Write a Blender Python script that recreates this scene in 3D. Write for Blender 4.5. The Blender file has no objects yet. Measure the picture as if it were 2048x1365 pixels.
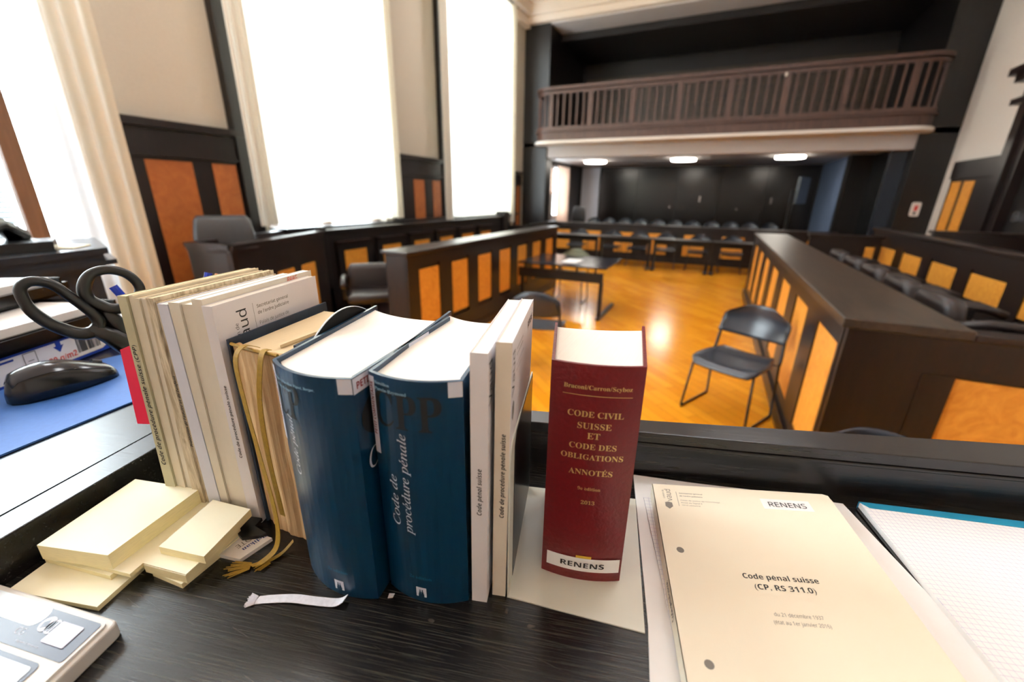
import bpy, bmesh, math, random
from math import sin, cos, pi, radians, sqrt
from mathutils import Vector, Matrix
random.seed(7)

# ------------------------------------------------------------------ camera, world, exposure
SC = bpy.context.scene
COL = SC.collection
H = 1.65
_yaw, _pit, _rol = radians(24.82), radians(19.3), radians(.868)
_f = Vector((-sin(_yaw)*cos(_pit), cos(_yaw)*cos(_pit), -sin(_pit)))
_r0 = Vector((cos(_yaw), sin(_yaw), 0)); _u0 = _r0.cross(_f)
_r = cos(_rol)*_r0 + sin(_rol)*_u0; _u = -sin(_rol)*_r0 + cos(_rol)*_u0
cam_d = bpy.data.cameras.new('camera'); cam = bpy.data.objects.new('camera', cam_d); COL.objects.link(cam)
cam.matrix_world = Matrix(((_r.x, _u.x, -_f.x, 0), (_r.y, _u.y, -_f.y, 0), (_r.z, _u.z, -_f.z, H), (0, 0, 0, 1)))
cam_d.sensor_width = 36; cam_d.lens = 832/2048*36; cam_d.clip_start = .01; cam_d.clip_end = 100
cam_d.dof.use_dof = True; cam_d.dof.focus_distance = .38; cam_d.dof.aperture_fstop = 4.2
SC.camera = cam

W = bpy.data.worlds.new('sky'); SC.world = W; W.use_nodes = True
bg = W.node_tree.nodes['Background']; bg.inputs[0].default_value = (.86, .93, 1, 1); bg.inputs[1].default_value = 21
FILL_POS = [(-3.3, 2.1), (.9, 2.3), (-1.2, 5.2), (1.2, 6.8), (-3.2, 7.6)]  # unseen fill lights, added to brighten the desk and papers
for _i, (_x, _y) in enumerate(FILL_POS):
    _l = bpy.data.lights.new('fill_light', 'AREA'); _l.shape = 'RECTANGLE'; _l.size = 1.5; _l.size_y = .7; _l.energy = 54; _l.color = (.97, .98, 1)
    _o = bpy.data.objects.new('fill_light', _l); COL.objects.link(_o); _o.location = (_x, _y, 5.93)
SC.view_settings.view_transform = 'Standard'; SC.view_settings.look = 'None'
SC.view_settings.exposure = 0.0; SC.view_settings.gamma = 1; SC.view_settings.use_curve_mapping = False
SC.render.engine = 'CYCLES'
cy = SC.cycles
cy.use_denoising = True; cy.max_bounces = 9; cy.diffuse_bounces = 5; cy.glossy_bounces = 4
cy.transmission_bounces = 4; cy.transparent_max_bounces = 10; cy.sample_clamp_indirect = 8; cy.caustics_reflective = False; cy.caustics_refractive = False
try: cy.denoiser = 'OPENIMAGEDENOISE'
except Exception: pass

# ------------------------------------------------------------------ materials
def lin(c): return tuple(((x/255)/12.92 if x/255 <= .04045 else ((x/255+.055)/1.055)**2.4) for x in c)
def newmat(name):
    m = bpy.data.materials.new(name); m.use_nodes = True; nt = m.node_tree
    return m, nt, nt.nodes['Principled BSDF']
def plain(name, rgb, rough=.5, metal=0, spec=.5, var=.08, scale=30, bump=0, coat=0, stretch=(1, 1, 1)):
    """colour with soft procedural variation"""
    m, nt, b = newmat(name); c = lin(rgb)
    tc = nt.nodes.new('ShaderNodeTexCoord'); mp = nt.nodes.new('ShaderNodeMapping'); mp.inputs['Scale'].default_value = stretch
    n = nt.nodes.new('ShaderNodeTexNoise'); n.inputs['Scale'].default_value = scale; n.inputs['Detail'].default_value = 4
    r = nt.nodes.new('ShaderNodeValToRGB')
    r.color_ramp.elements[0].position = .3; r.color_ramp.elements[1].position = .7
    r.color_ramp.elements[0].color = (*[x*(1-var) for x in c], 1); r.color_ramp.elements[1].color = (*[min(1, x*(1+var)) for x in c], 1)
    nt.links.new(tc.outputs['Object'], mp.inputs[0]); nt.links.new(mp.outputs[0], n.inputs[0]); nt.links.new(n.outputs[0], r.inputs[0]); nt.links.new(r.outputs[0], b.inputs['Base Color'])
    b.inputs['Roughness'].default_value = rough; b.inputs['Metallic'].default_value = metal
    b.inputs['Specular IOR Level'].default_value = spec; b.inputs['Coat Weight'].default_value = coat; b.inputs['Coat Roughness'].default_value = .1
    if bump:
        bp = nt.nodes.new('ShaderNodeBump'); bp.inputs['Strength'].default_value = bump; bp.inputs['Distance'].default_value = .002
        nt.links.new(n.outputs[0], bp.inputs['Height']); nt.links.new(bp.outputs[0], b.inputs['Normal'])
    return m
def wood(name, c1, c2, rough=.4, scale=4, stretch=(1, 1, 8), rot=0, bump=.15, spec=.5, lo=.35, hi=.65, dist=1.5, coat=0):
    m, nt, b = newmat(name)
    tc = nt.nodes.new('ShaderNodeTexCoord'); mp = nt.nodes.new('ShaderNodeMapping')
    mp.inputs['Scale'].default_value = stretch
    if rot: mp.vector_type = 'TEXTURE'; mp.inputs['Scale'].default_value = tuple(1/q for q in stretch); mp.inputs['Rotation'].default_value = (0, 0, rot)
    n = nt.nodes.new('ShaderNodeTexNoise'); n.inputs['Scale'].default_value = scale; n.inputs['Detail'].default_value = 8; n.inputs['Roughness'].default_value = .65; n.inputs['Distortion'].default_value = dist
    r = nt.nodes.new('ShaderNodeValToRGB')
    r.color_ramp.elements[0].position = lo; r.color_ramp.elements[1].position = hi
    r.color_ramp.elements[0].color = (*lin(c1), 1); r.color_ramp.elements[1].color = (*lin(c2), 1)
    bp = nt.nodes.new('ShaderNodeBump'); bp.inputs['Strength'].default_value = bump; bp.inputs['Distance'].default_value = .001
    L = nt.links.new
    L(tc.outputs['Object'], mp.inputs[0]); L(mp.outputs[0], n.inputs[0]); L(n.outputs[0], r.inputs[0]); L(r.outputs[0], b.inputs['Base Color'])
    L(n.outputs[0], bp.inputs['Height']); L(bp.outputs[0], b.inputs['Normal'])
    b.inputs['Roughness'].default_value = rough; b.inputs['Specular IOR Level'].default_value = spec; b.inputs['Coat Weight'].default_value = coat
    return m
A16 = radians(16)
M = {}
M['dark'] = wood('dark_stained_wood', (15, 7, 7), (30, 16, 13), .36, 3, (6, 6, .7), bump=.1)
M['dark_h'] = wood('dark_stained_wood_horizontal', (19, 10, 9), (38, 22, 17), .33, 3, (6, .7, 6), bump=.1)
M['black_wood'] = wood('black_brown_wood', (12, 9, 9), (24, 18, 17), .42, 3, (6, 6, .7), bump=.1)
M['counter'] = wood('worn_counter_wood', (38, 29, 23), (64, 51, 40), .35, 3, (5, .6, 5), bump=.08)
M['baluster'] = wood('brown_baluster_wood', (62, 40, 33), (84, 57, 47), .45, 3, (6, 6, .7))
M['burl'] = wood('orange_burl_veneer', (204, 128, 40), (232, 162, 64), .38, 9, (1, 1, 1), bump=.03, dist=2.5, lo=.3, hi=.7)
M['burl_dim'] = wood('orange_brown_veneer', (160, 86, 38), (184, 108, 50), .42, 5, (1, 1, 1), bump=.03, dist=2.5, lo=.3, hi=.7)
M['beige'] = plain('beige_plaster', (192, 183, 168), .9, var=.03, scale=60)
M['white_wall'] = plain('pale_plaster', (222, 214, 206), .9, var=.02)
M['ceil'] = plain('cream_ceiling_paint', (238, 226, 212), .9, var=.02)
M['greyceil'] = plain('grey_white_paint', (206, 200, 198), .8, var=.02)
M['blue_lit'] = plain('blue_lit_grey_wall', (96, 112, 140), .7, var=.03)
M['wall_glare'] = plain('light_grey_window_glare', (214, 216, 226), .5, var=.03)
M['leather'] = plain('black_leather', (46, 46, 48), .42, var=.12, scale=50, bump=.3)
M['leather_b'] = plain('brown_black_leather', (38, 30, 30), .4, var=.1, scale=50, bump=.3)
M['plastic'] = plain('charcoal_plastic', (46, 51, 60), .22, var=.04, scale=20)
M['plastic_g'] = plain('grey_green_plastic', (128, 136, 116), .4, var=.05)
M['black'] = plain('black_plastic', (9, 10, 12), .24, var=.05)
M['softblack'] = plain('soft_black_rubber', (13, 14, 16), .34, var=.06)
M['dark_inner_part'] = plain('dark_grey_sheet', (30, 31, 32), .3, var=.05)
M['matte'] = plain('matt_black', (10, 10, 11), .75, spec=.2, var=.05)
M['steel'] = plain('black_painted_steel', (26, 26, 28), .35, metal=.3)
M['chrome'] = plain('brushed_metal', (190, 190, 192), .25, metal=1)
M['paper'] = plain('white_paper', (240, 240, 240), .7, var=.01, scale=80)
M['pages'] = plain('page_edges', (238, 234, 226), .8, var=.03, scale=40, stretch=(30, 1, 1))
M['oldpages'] = plain('yellowed_page_edges', (226, 206, 168), .85, var=.05, scale=40, stretch=(30, 1, 1))
M['mull'] = wood('bare_spine_lining', (178, 142, 98), (212, 178, 132), .9, 3, (40, 40, 3), bump=.5, lo=.3, hi=.7)
M['cream'] = plain('cream_cover', (235, 227, 206), .6, var=.03, scale=8)
M['cream2'] = plain('beige_brochure_cover', (204, 194, 172), .7, var=.07, scale=24)
M['cream3'] = plain('pale_beige_brochure_cover', (214, 206, 190), .7, var=.05, scale=24)
M['torn'] = wood('torn_paper_spine', (150, 132, 104), (214, 200, 174), .9, 6, (20, 20, 3), bump=.8, lo=.35, hi=.6)
M['olive'] = plain('faded_olive_spine', (176, 170, 140), .75, var=.1, scale=20)
M['bluewhite'] = plain('cool_white_cover', (214, 218, 232), .6, var=.02)
M['whitecov'] = plain('white_brochure_cover', (224, 221, 224), .6, var=.02)
M['teal'] = plain('petrol_blue_cover', (3, 48, 76), .3, var=.04, scale=10, spec=.5)
M['tealedge'] = plain('petrol_blue_board_edge', (50, 128, 160), .4, var=.04)
M['navy'] = plain('dark_navy_cloth', (34, 48, 66), .8, var=.2, scale=60, bump=.4)
M['red'] = plain('dark_red_leatherette', (104, 8, 16), .33, var=.08, scale=300, bump=.25)
M['gold'] = plain('gold_foil', (214, 184, 116), .38, metal=.55)
M['goldtape'] = plain('gold_tape', (220, 180, 60), .4, metal=.3)
M['ink'] = plain('black_ink', (22, 22, 24), .6)
M['inkgrey'] = plain('grey_ink', (120, 116, 110), .7)
M['inkred'] = plain('red_ink', (206, 60, 48), .6)
M['inkdred'] = plain('dark_red_ink', (130, 22, 34), .6)
M['inkblue'] = plain('blue_ink', (30, 60, 150), .6)
M['inkpale'] = plain('pale_blue_ink', (150, 186, 206), .6)
M['inkfaint'] = plain('faint_teal_ink', (32, 106, 138), .5)
M['yellow'] = plain('yellow_ribbon', (150, 116, 14), .65, var=.15, scale=400)
M['ribbonw'] = plain('white_ribbon', (226, 226, 236), .7, var=.08, scale=400)
M['pink'] = plain('red_pink_tab', (222, 30, 70), .5, var=.02)
M['note'] = plain('pale_yellow_note_paper', (252, 248, 222), .8, var=.02)
M['notes'] = plain('pale_yellow_pad_edge', (240, 228, 180), .85, var=.08, scale=120, stretch=(1, 1, 20))
M['metalw'] = plain('pale_green_white_enamel', (214, 215, 204), .32, var=.03, scale=20)
M['calc'] = plain('grey_white_casing', (206, 202, 196), .45, var=.02)
M['calcdark'] = plain('dark_blue_grey_face', (66, 70, 88), .25, var=.05)
M['calclight'] = plain('pale_face_plate', (214, 224, 232), .3, var=.02)
M['lcd'] = plain('lilac_grey_cell', (178, 172, 190), .2, var=.02)
M['matblue'] = plain('blue_mat', (62, 112, 190), .6, var=.04, scale=200)
M['reamblue'] = plain('royal_blue_print', (22, 60, 160), .4, var=.03)
M['mousetop'] = plain('dark_grey_gloss', (44, 47, 54), .14, var=.03)
M['penblue'] = plain('blue_plastic', (24, 58, 190), .25, var=.02)
M['orange'] = plain('orange_plastic', (226, 140, 60), .4)
M['framewood'] = wood('brown_window_frame', (104, 78, 60), (124, 94, 72), .45, 3, (6, 6, .7))
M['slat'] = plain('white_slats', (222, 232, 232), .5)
M['padblue'] = plain('turquoise_band', (30, 138, 176), .45, var=.06)
M['screenm'] = plain('dark_screen', (16, 20, 32), .15)

def desk_mat():
    """black stained oak: open grain running along the desk, thin pale scratches, a few nicks"""
    m, nt, b = newmat('black_oak'); L = nt.links.new
    tc = nt.nodes.new('ShaderNodeTexCoord')
    mp = nt.nodes.new('ShaderNodeMapping'); mp.vector_type = 'TEXTURE'; mp.inputs['Rotation'].default_value = (0, 0, A16-.03); mp.inputs['Scale'].default_value = (1/3.2, 1/190, 1/40)
    n = nt.nodes.new('ShaderNodeTexNoise'); n.inputs['Scale'].default_value = 5; n.inputs['Detail'].default_value = 6; n.inputs['Roughness'].default_value = .6; n.inputs['Distortion'].default_value = .6
    L(tc.outputs['Object'], mp.inputs[0]); L(mp.outputs[0], n.inputs[0])
    r = nt.nodes.new('ShaderNodeValToRGB'); e = r.color_ramp.elements
    e[0].position = .50; e[0].color = (*lin((17, 15, 17)), 1); e[1].position = .68; e[1].color = (*lin((60, 58, 50)), 1)
    L(n.outputs[0], r.inputs[0])
    # scratches
    mp2 = nt.nodes.new('ShaderNodeMapping'); mp2.inputs['Rotation'].default_value = (0, 0, 1.0); mp2.inputs['Scale'].default_value = (4, 160, 4)
    n2 = nt.nodes.new('ShaderNodeTexNoise'); n2.inputs['Scale'].default_value = 5; n2.inputs['Detail'].default_value = 2
    L(tc.outputs['Object'], mp2.inputs[0]); L(mp2.outputs[0], n2.inputs[0])
    r2 = nt.nodes.new('ShaderNodeValToRGB'); r2.color_ramp.elements[0].position = .70; r2.color_ramp.elements[1].position = .76
    L(n2.outputs[0], r2.inputs[0])
    n3 = nt.nodes.new('ShaderNodeTexNoise'); n3.inputs['Scale'].default_value = 90; n3.inputs['Detail'].default_value = 1
    L(tc.outputs['Object'], n3.inputs[0])
    r3 = nt.nodes.new('ShaderNodeValToRGB'); r3.color_ramp.elements[0].position = .76; r3.color_ramp.elements[1].position = .80
    L(n3.outputs[0], r3.inputs[0])
    ad = nt.nodes.new('ShaderNodeMath'); ad.operation = 'MAXIMUM'; L(r2.outputs[0], ad.inputs[0]); L(r3.outputs[0], ad.inputs[1])
    ml = nt.nodes.new('ShaderNodeMath'); ml.operation = 'MULTIPLY'; ml.inputs[1].default_value = .22; L(ad.outputs[0], ml.inputs[0])
    mx = nt.nodes.new('ShaderNodeMixRGB'); mx.inputs[2].default_value = (*lin((120, 112, 100)), 1)
    L(ml.outputs[0], mx.inputs[0]); L(r.outputs[0], mx.inputs[1]); L(mx.outputs[0], b.inputs['Base Color'])
    bp = nt.nodes.new('ShaderNodeBump'); bp.inputs['Strength'].default_value = .35; bp.inputs['Distance'].default_value = .0003; bp.invert = True
    L(n.outputs[0], bp.inputs['Height']); L(bp.outputs[0], b.inputs['Normal'])
    b.inputs['Roughness'].default_value = .24
    return m
M['desk'] = desk_mat()
M['rail'] = wood('black_oak_rail', (20, 18, 20), (50, 47, 43), .26, 5, (3, 60, 60), rot=A16, bump=.12, lo=.5, hi=.75, dist=.4)

def parquet():
    m, nt, b = newmat('honey_parquet'); L = nt.links.new
    tc = nt.nodes.new('ShaderNodeTexCoord'); mp = nt.nodes.new('ShaderNodeMapping'); mp.inputs['Rotation'].default_value = (0, 0, pi/4)
    br = nt.nodes.new('ShaderNodeTexBrick'); br.offset = .5
    br.inputs['Color1'].default_value = (*lin((236, 160, 34)), 1); br.inputs['Color2'].default_value = (*lin((216, 134, 20)), 1)
    br.inputs['Mortar'].default_value = (*lin((184, 112, 20)), 1)
    br.inputs['Scale'].default_value = 1; br.inputs['Mortar Size'].default_value = .003; br.inputs['Brick Width'].default_value = .5; br.inputs['Row Height'].default_value = .1
    n = nt.nodes.new('ShaderNodeTexNoise'); n.inputs['Scale'].default_value = 6; n.inputs['Detail'].default_value = 6
    mx = nt.nodes.new('ShaderNodeMixRGB'); mx.blend_type = 'MULTIPLY'; mx.inputs[0].default_value = .3
    L(tc.outputs['Object'], mp.inputs[0]); L(mp.outputs[0], br.inputs[0]); L(mp.outputs[0], n.inputs[0]); L(br.outputs[0], mx.inputs[1]); L(n.outputs[1], mx.inputs[2])
    r = nt.nodes.new('ShaderNodeMixRGB'); r.inputs[0].default_value = .75; L(mx.outputs[0], r.inputs[1]); L(br.outputs[0], r.inputs[2])
    L(r.outputs[0], b.inputs['Base Color']); b.inputs['Roughness'].default_value = .19; b.inputs['Specular IOR Level'].default_value = .5
    bp = nt.nodes.new('ShaderNodeBump'); bp.inputs['Strength'].default_value = .12; bp.inputs['Distance'].default_value = .004
    L(n.outputs[0], bp.inputs['Height']); L(bp.outputs[0], b.inputs['Normal'])
    return m
M['floor'] = parquet()

def gridpaper():
    m, nt, b = newmat('squared_paper'); L = nt.links.new
    tc = nt.nodes.new('ShaderNodeTexCoord'); sp = nt.nodes.new('ShaderNodeSeparateXYZ'); mpg = nt.nodes.new('ShaderNodeMapping'); mpg.vector_type = 'TEXTURE'; mpg.inputs['Rotation'].default_value = (0, 0, A16-.02); L(tc.outputs['Object'], mpg.inputs[0]); L(mpg.outputs[0], sp.inputs[0])
    outs = []
    for i in (0, 1):
        a = nt.nodes.new('ShaderNodeMath'); a.operation = 'MULTIPLY'; a.inputs[1].default_value = 1/.0047; L(sp.outputs[i], a.inputs[0])
        f = nt.nodes.new('ShaderNodeMath'); f.operation = 'FRACT'; L(a.outputs[0], f.inputs[0])
        g = nt.nodes.new('ShaderNodeMath'); g.operation = 'LESS_THAN'; g.inputs[1].default_value = .06; L(f.outputs[0], g.inputs[0]); outs.append(g)
    x = nt.nodes.new('ShaderNodeMath'); x.operation = 'MAXIMUM'; L(outs[0].outputs[0], x.inputs[0]); L(outs[1].outputs[0], x.inputs[1])
    mx = nt.nodes.new('ShaderNodeMixRGB'); mx.inputs[1].default_value = (*lin((240, 240, 242)), 1); mx.inputs[2].default_value = (*lin((190, 188, 214)), 1)
    L(x.outputs[0], mx.inputs[0]); L(mx.outputs[0], b.inputs['Base Color']); b.inputs['Roughness'].default_value = .7
    return m
M['grid'] = gridpaper()

def emis(name, rgb, s):
    m, nt, b = newmat(name); b.inputs['Emission Color'].default_value = (*lin(rgb), 1); b.inputs['Emission Strength'].default_value = s
    return m
M['lamp'] = emis('lit_lamp_diffuser', (255, 246, 232), 36)
def curtain_mat(name, rgb, transp, transl):
    m, nt, b = newmat(name); L = nt.links.new; out = nt.nodes['Material Output']
    d = nt.nodes.new('ShaderNodeBsdfDiffuse'); t = nt.nodes.new('ShaderNodeBsdfTranslucent'); tr = nt.nodes.new('ShaderNodeBsdfTransparent')
    tc = nt.nodes.new('ShaderNodeTexCoord'); n = nt.nodes.new('ShaderNodeTexNoise'); n.inputs['Scale'].default_value = 40
    mx0 = nt.nodes.new('ShaderNodeMixRGB'); mx0.inputs[1].default_value = (*lin(rgb), 1); mx0.inputs[2].default_value = (*[x*.94 for x in lin(rgb)], 1)
    L(tc.outputs['Object'], n.inputs[0]); L(n.outputs[0], mx0.inputs[0])
    L(mx0.outputs[0], d.inputs[0]); L(mx0.outputs[0], t.inputs[0])
    m1 = nt.nodes.new('ShaderNodeMixShader'); m1.inputs[0].default_value = transl; L(d.outputs[0], m1.inputs[1]); L(t.outputs[0], m1.inputs[2])
    m2 = nt.nodes.new('ShaderNodeMixShader'); m2.inputs[0].default_value = transp; L(m1.outputs[0], m2.inputs[1]); L(tr.outputs[0], m2.inputs[2])
    L(m2.outputs[0], out.inputs[0]); return m
M['curtain'] = curtain_mat('ivory_curtain_cloth', (246, 240, 224), .07, .42)
M['peach'] = curtain_mat('peach_curtain_cloth', (240, 206, 186), .0, .13)
M['sheer'] = curtain_mat('white_sheer_cloth', (238, 240, 244), .3, .5)
M['drape'] = curtain_mat('cream_drape_cloth', (228, 224, 212), 0, .2)
def glass_mat():
    m, nt, b = newmat('window_glass'); L = nt.links.new; out = nt.nodes['Material Output']
    g = nt.nodes.new('ShaderNodeBsdfGlossy'); g.inputs['Roughness'].default_value = .02; tr = nt.nodes.new('ShaderNodeBsdfTransparent'); tr.inputs[0].default_value = (.96, .98, .97, 1)
    mx = nt.nodes.new('ShaderNodeMixShader'); mx.inputs[0].default_value = .06; L(tr.outputs[0], mx.inputs[1]); L(g.outputs[0], mx.inputs[2]); L(mx.outputs[0], out.inputs[0]); return m
M['glass'] = glass_mat()

# ------------------------------------------------------------------ mesh helpers
class G:
    """collects shapes given in world metres and links them as one mesh object"""
    def __init__(s): s.v = []; s.f = []
    def add(s, vs, fs):
        n = len(s.v); s.v += [tuple(p) for p in vs]; s.f += [tuple(i+n for i in f) for f in fs]; return s
    def box(s, x0, x1, y0, y1, z0, z1):
        return s.add([(x0, y0, z0), (x1, y0, z0), (x1, y1, z0), (x0, y1, z0), (x0, y0, z1), (x1, y0, z1), (x1, y1, z1), (x0, y1, z1)],
                     [(0, 3, 2, 1), (4, 5, 6, 7), (0, 1, 5, 4), (1, 2, 6, 5), (2, 3, 7, 6), (3, 0, 4, 7)])
    def prism(s, poly, z0, z1, fn=None):
        """poly: 2-D outline; fn maps (x, y, z) to world"""
        fn = fn or (lambda x, y, z: (x, y, z)); n = len(poly)
        a = sum(poly[i][0]*poly[(i+1) % n][1]-poly[(i+1) % n][0]*poly[i][1] for i in range(n))
        if a < 0: poly = poly[::-1]
        return s.add([fn(x, y, z0) for x, y in poly]+[fn(x, y, z1) for x, y in poly],
                     [tuple(range(n-1, -1, -1)), tuple(range(n, 2*n))]+[(i, (i+1) % n, n+(i+1) % n, n+i) for i in range(n)])
    def loft(s, rings, cap=True):
        n = len(rings[0]); vs = [p for r in rings for p in r]; fs = []
        for k in range(len(rings)-1):
            for i in range(n): fs.append((k*n+i, k*n+(i+1) % n, (k+1)*n+(i+1) % n, (k+1)*n+i))
        if cap: fs += [tuple(range(n-1, -1, -1)), tuple((len(rings)-1)*n+i for i in range(n))]
        return s.add(vs, fs)
    def strip(s, A, B):
        n = len(A); return s.add(list(A)+list(B), [(i, i+1, n+i+1, n+i) for i in range(n-1)])
    def tube(s, pts, r, seg=8, closed=False, rb=None):
        pts = [Vector(p) for p in pts]; n = len(pts); rings = []
        rs = r if isinstance(r, (list, tuple)) else [r]*n
        up = None
        for i, p in enumerate(pts):
            if closed: t = (pts[(i+1) % n]-pts[i-1]).normalized()
            else: t = (pts[min(i+1, n-1)]-pts[max(i-1, 0)]).normalized()
            if up is None: up = Vector((0, 0, 1)) if abs(t.z) < .9 else Vector((1, 0, 0))
            a = t.cross(up).normalized(); up = a.cross(t).normalized()
            k = rs[i]; kb = k if rb is None else rb
            rings.append([tuple(p+a*cos(2*pi*j/seg)*k+up*sin(2*pi*j/seg)*kb) for j in range(seg)])
        if closed:
            rings.append(rings[0]); return s.loft(rings, cap=False)
        return s.loft(rings)
    def lathe(s, c, prof, seg=20):
        rings = [[(c[0]+r*cos(2*pi*j/seg), c[1]+r*sin(2*pi*j/seg), c[2]+z) for j in range(seg)] for r, z in prof]
        return s.loft(rings)
    def build(s, name, mat, parent=None, origin=None, smooth=False, bevel=0, sub=0):
        base = parent.matrix_world_base if hasattr(parent, 'matrix_world_base') else None
        o = None
        if parent is None:
            if origin is None:
                xs = [p[0] for p in s.v]; ys = [p[1] for p in s.v]; zs = [p[2] for p in s.v]
                origin = ((min(xs)+max(xs))/2, (min(ys)+max(ys))/2, min(zs))
        else: origin = wl(parent)
        me = bpy.data.meshes.new(name); me.from_pydata([(p[0]-origin[0], p[1]-origin[1], p[2]-origin[2]) for p in s.v], [], s.f)
        bm = bmesh.new(); bm.from_mesh(me); bmesh.ops.remove_doubles(bm, verts=bm.verts, dist=1e-6); bmesh.ops.recalc_face_normals(bm, faces=bm.faces); bm.to_mesh(me); bm.free()
        me.materials.append(M[mat] if isinstance(mat, str) else mat)
        o = bpy.data.objects.new(name, me); COL.objects.link(o)
        if parent is None: o.location = origin
        else: o.parent = parent
        WL[o.name] = Vector(origin)
        if smooth:
            for p in me.polygons: p.use_smooth = True
        if bevel:
            b = o.modifiers.new('bevel', 'BEVEL'); b.width = bevel; b.segments = 2; b.limit_method = 'ANGLE'; b.angle_limit = radians(40); b.harden_normals = False
        if sub:
            q = o.modifiers.new('sub', 'SUBSURF'); q.levels = sub; q.render_levels = sub
        return o
WL = {}
def wl(o): return WL[o.name]
def thing(name, label, cat, loc, group=None):
    o = bpy.data.objects.new(name, None); COL.objects.link(o); o.location = loc; o.empty_display_size = .05
    WL[o.name] = Vector(loc); return tag(o, label, cat, group)
def tag(o, label, cat, group=None):
    o['label'] = label; o['category'] = cat
    if group: o['group'] = group
    return o
def struct(o): o['kind'] = 'structure'; return o
def dup(root, loc, rotz, label, group=None):
    r = root.copy(); COL.objects.link(r); r.location = loc; r.rotation_euler = (0, 0, rotz); r['label'] = label; r.scale = (1, 1, 1)
    if group: r['group'] = group
    for ch in list(root.children):
        c = ch.copy(); COL.objects.link(c); c.parent = r
        for g in list(ch.children):
            d = g.copy(); COL.objects.link(d); d.parent = c
    return r
def rrect(x0, x1, y0, y1, r, n=5):
    P = []
    for cx, cy, a in ((x1-r, y0+r, -90), (x1-r, y1-r, 0), (x0+r, y1-r, 90), (x0+r, y0+r, 180)):
        for k in range(n+1):
            t = radians(a+90*k/n); P.append((cx+r*cos(t), cy+r*sin(t)))
    return P

# text: turned into mesh, placed by a map from text plane (x along, y up) to the surface
def styled(s, style):
    bases = {'serif': (0x1D400, 0x1D41A, 0x1D7CE), 'serifit': (0x1D434, 0x1D44E, None), 'bold': (0x1D5D4, 0x1D5EE, 0x1D7EC), 'sans': (0x1D5A0, 0x1D5BA, 0x1D7E2), 'it': (0x1D608, 0x1D622, 0x1D7E2), 'boldit': (0x1D63C, 0x1D656, 0x1D7EC)}
    out = ''; acc = []
    u, l, d = bases[style]
    for ch in s:
        if ch in 'éÉèê': acc.append(len(out)); ch = {'é': 'e', 'É': 'E', 'è': 'e', 'ê': 'e'}[ch]
        if ch == 'h' and style == 'serifit': out += '\u210e'
        elif 'A' <= ch <= 'Z': out += chr(u+ord(ch)-65)
        elif 'a' <= ch <= 'z': out += chr(l+ord(ch)-97)
        elif ch.isdigit() and d: out += chr(d+int(ch))
        else: out += ch
    return out, acc
def _raw(body, shear=0):
    c = bpy.data.curves.new('t', 'FONT'); c.body = body; c.size = 1; c.resolution_u = 3; c.shear = shear
    o = bpy.data.objects.new('t', c); me = bpy.data.meshes.new_from_object(o)
    bpy.data.objects.remove(o); bpy.data.curves.remove(c); return me
def _w(body):
    me = _raw(body); w = max((v.co.x for v in me.vertices), default=0); bpy.data.meshes.remove(me); return w
def text(name, s, style, mat, parent, fn, length=None, height=None, align='l', cuts=None, weight=0):
    """length: width of the line in metres; height: height of a capital; fn(x, y) -> world point"""
    body, acc = styled(s, style); me = _raw(body)
    vs = [(v.co.x, v.co.y) for v in me.vertices]; fs = [tuple(p.vertices) for p in me.polygons]; bpy.data.meshes.remove(me)
    for i in acc:
        w0 = _w(body[:i]) if i else 0; w1 = _w(body[:i+1]); c = (w0+w1)/2+.02; up = s[i].isupper(); y = .72 if up else .53
        n = len(vs); sl = .06 if 'it' in style else 0
        vs += [(c-.05+sl, y), (c+.01+sl, y), (c+.13+sl, y+.16), (c+.02+sl, y+.16)]; fs.append((n, n+1, n+2, n+3))
    x0 = min(v[0] for v in vs); x1 = max(v[0] for v in vs); w = x1-x0; cap = .70
    if length: k = length/w
    else: k = height/cap
    ky = height/cap if height else k
    off = {'l': 0, 'c': -w*k/2, 'r': -w*k}[align]
    P = [((x-x0)*k+off, y*ky) for x, y in vs]
    if cuts:
        bm = bmesh.new(); B = [bm.verts.new((x, y, 0)) for x, y in P]
        for f in fs:
            try: bm.faces.new([B[i] for i in f])
            except Exception: pass
        for cpos in cuts:
            bmesh.ops.bisect_plane(bm, geom=bm.verts[:]+bm.edges[:]+bm.faces[:], plane_co=(cpos, 0, 0) if cuts is not None and not isinstance(cpos, tuple) else (0, cpos[1], 0), plane_no=(1, 0, 0) if not isinstance(cpos, tuple) else (0, 1, 0))
        bm.verts.index_update(); P = [(v.co.x, v.co.y) for v in bm.verts]; fs = [tuple(v.index for v in f.verts) for f in bm.faces]; bm.free()
    o = (wl(parent) if parent else Vector((0, 0, 0)))
    me = bpy.data.meshes.new(name); me.from_pydata([tuple(Vector(fn(x, y))-o) for x, y in P], [], fs); me.materials.append(M[mat])
    ob = bpy.data.objects.new(name, me); COL.objects.link(ob); ob.parent = parent; WL[ob.name] = o; return ob

# ------------------------------------------------------------------ the room shell (metres, floor z = 0)
XL, XR, YF, YB, ZC = -5.07, 3.95, 11.5, -3.2, 6.05
struct(G().box(XL-.3, XR+.3, YB-.3, 18, -.1, 0).build('floor', 'floor'))
struct(G().box(XL-.3, XR+.3, YB-.3, YF+.4, ZC, ZC+.1).build('ceiling', 'ceil'))
struct(G().box(XR, XR+.3, YB, YF+.4, 0, ZC).build('wall_right', 'white_wall'))
struct(G().box(XL-.3, XR+.3, YB-.3, YB, 0, ZC).build('wall_rear', 'white_wall'))
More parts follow.
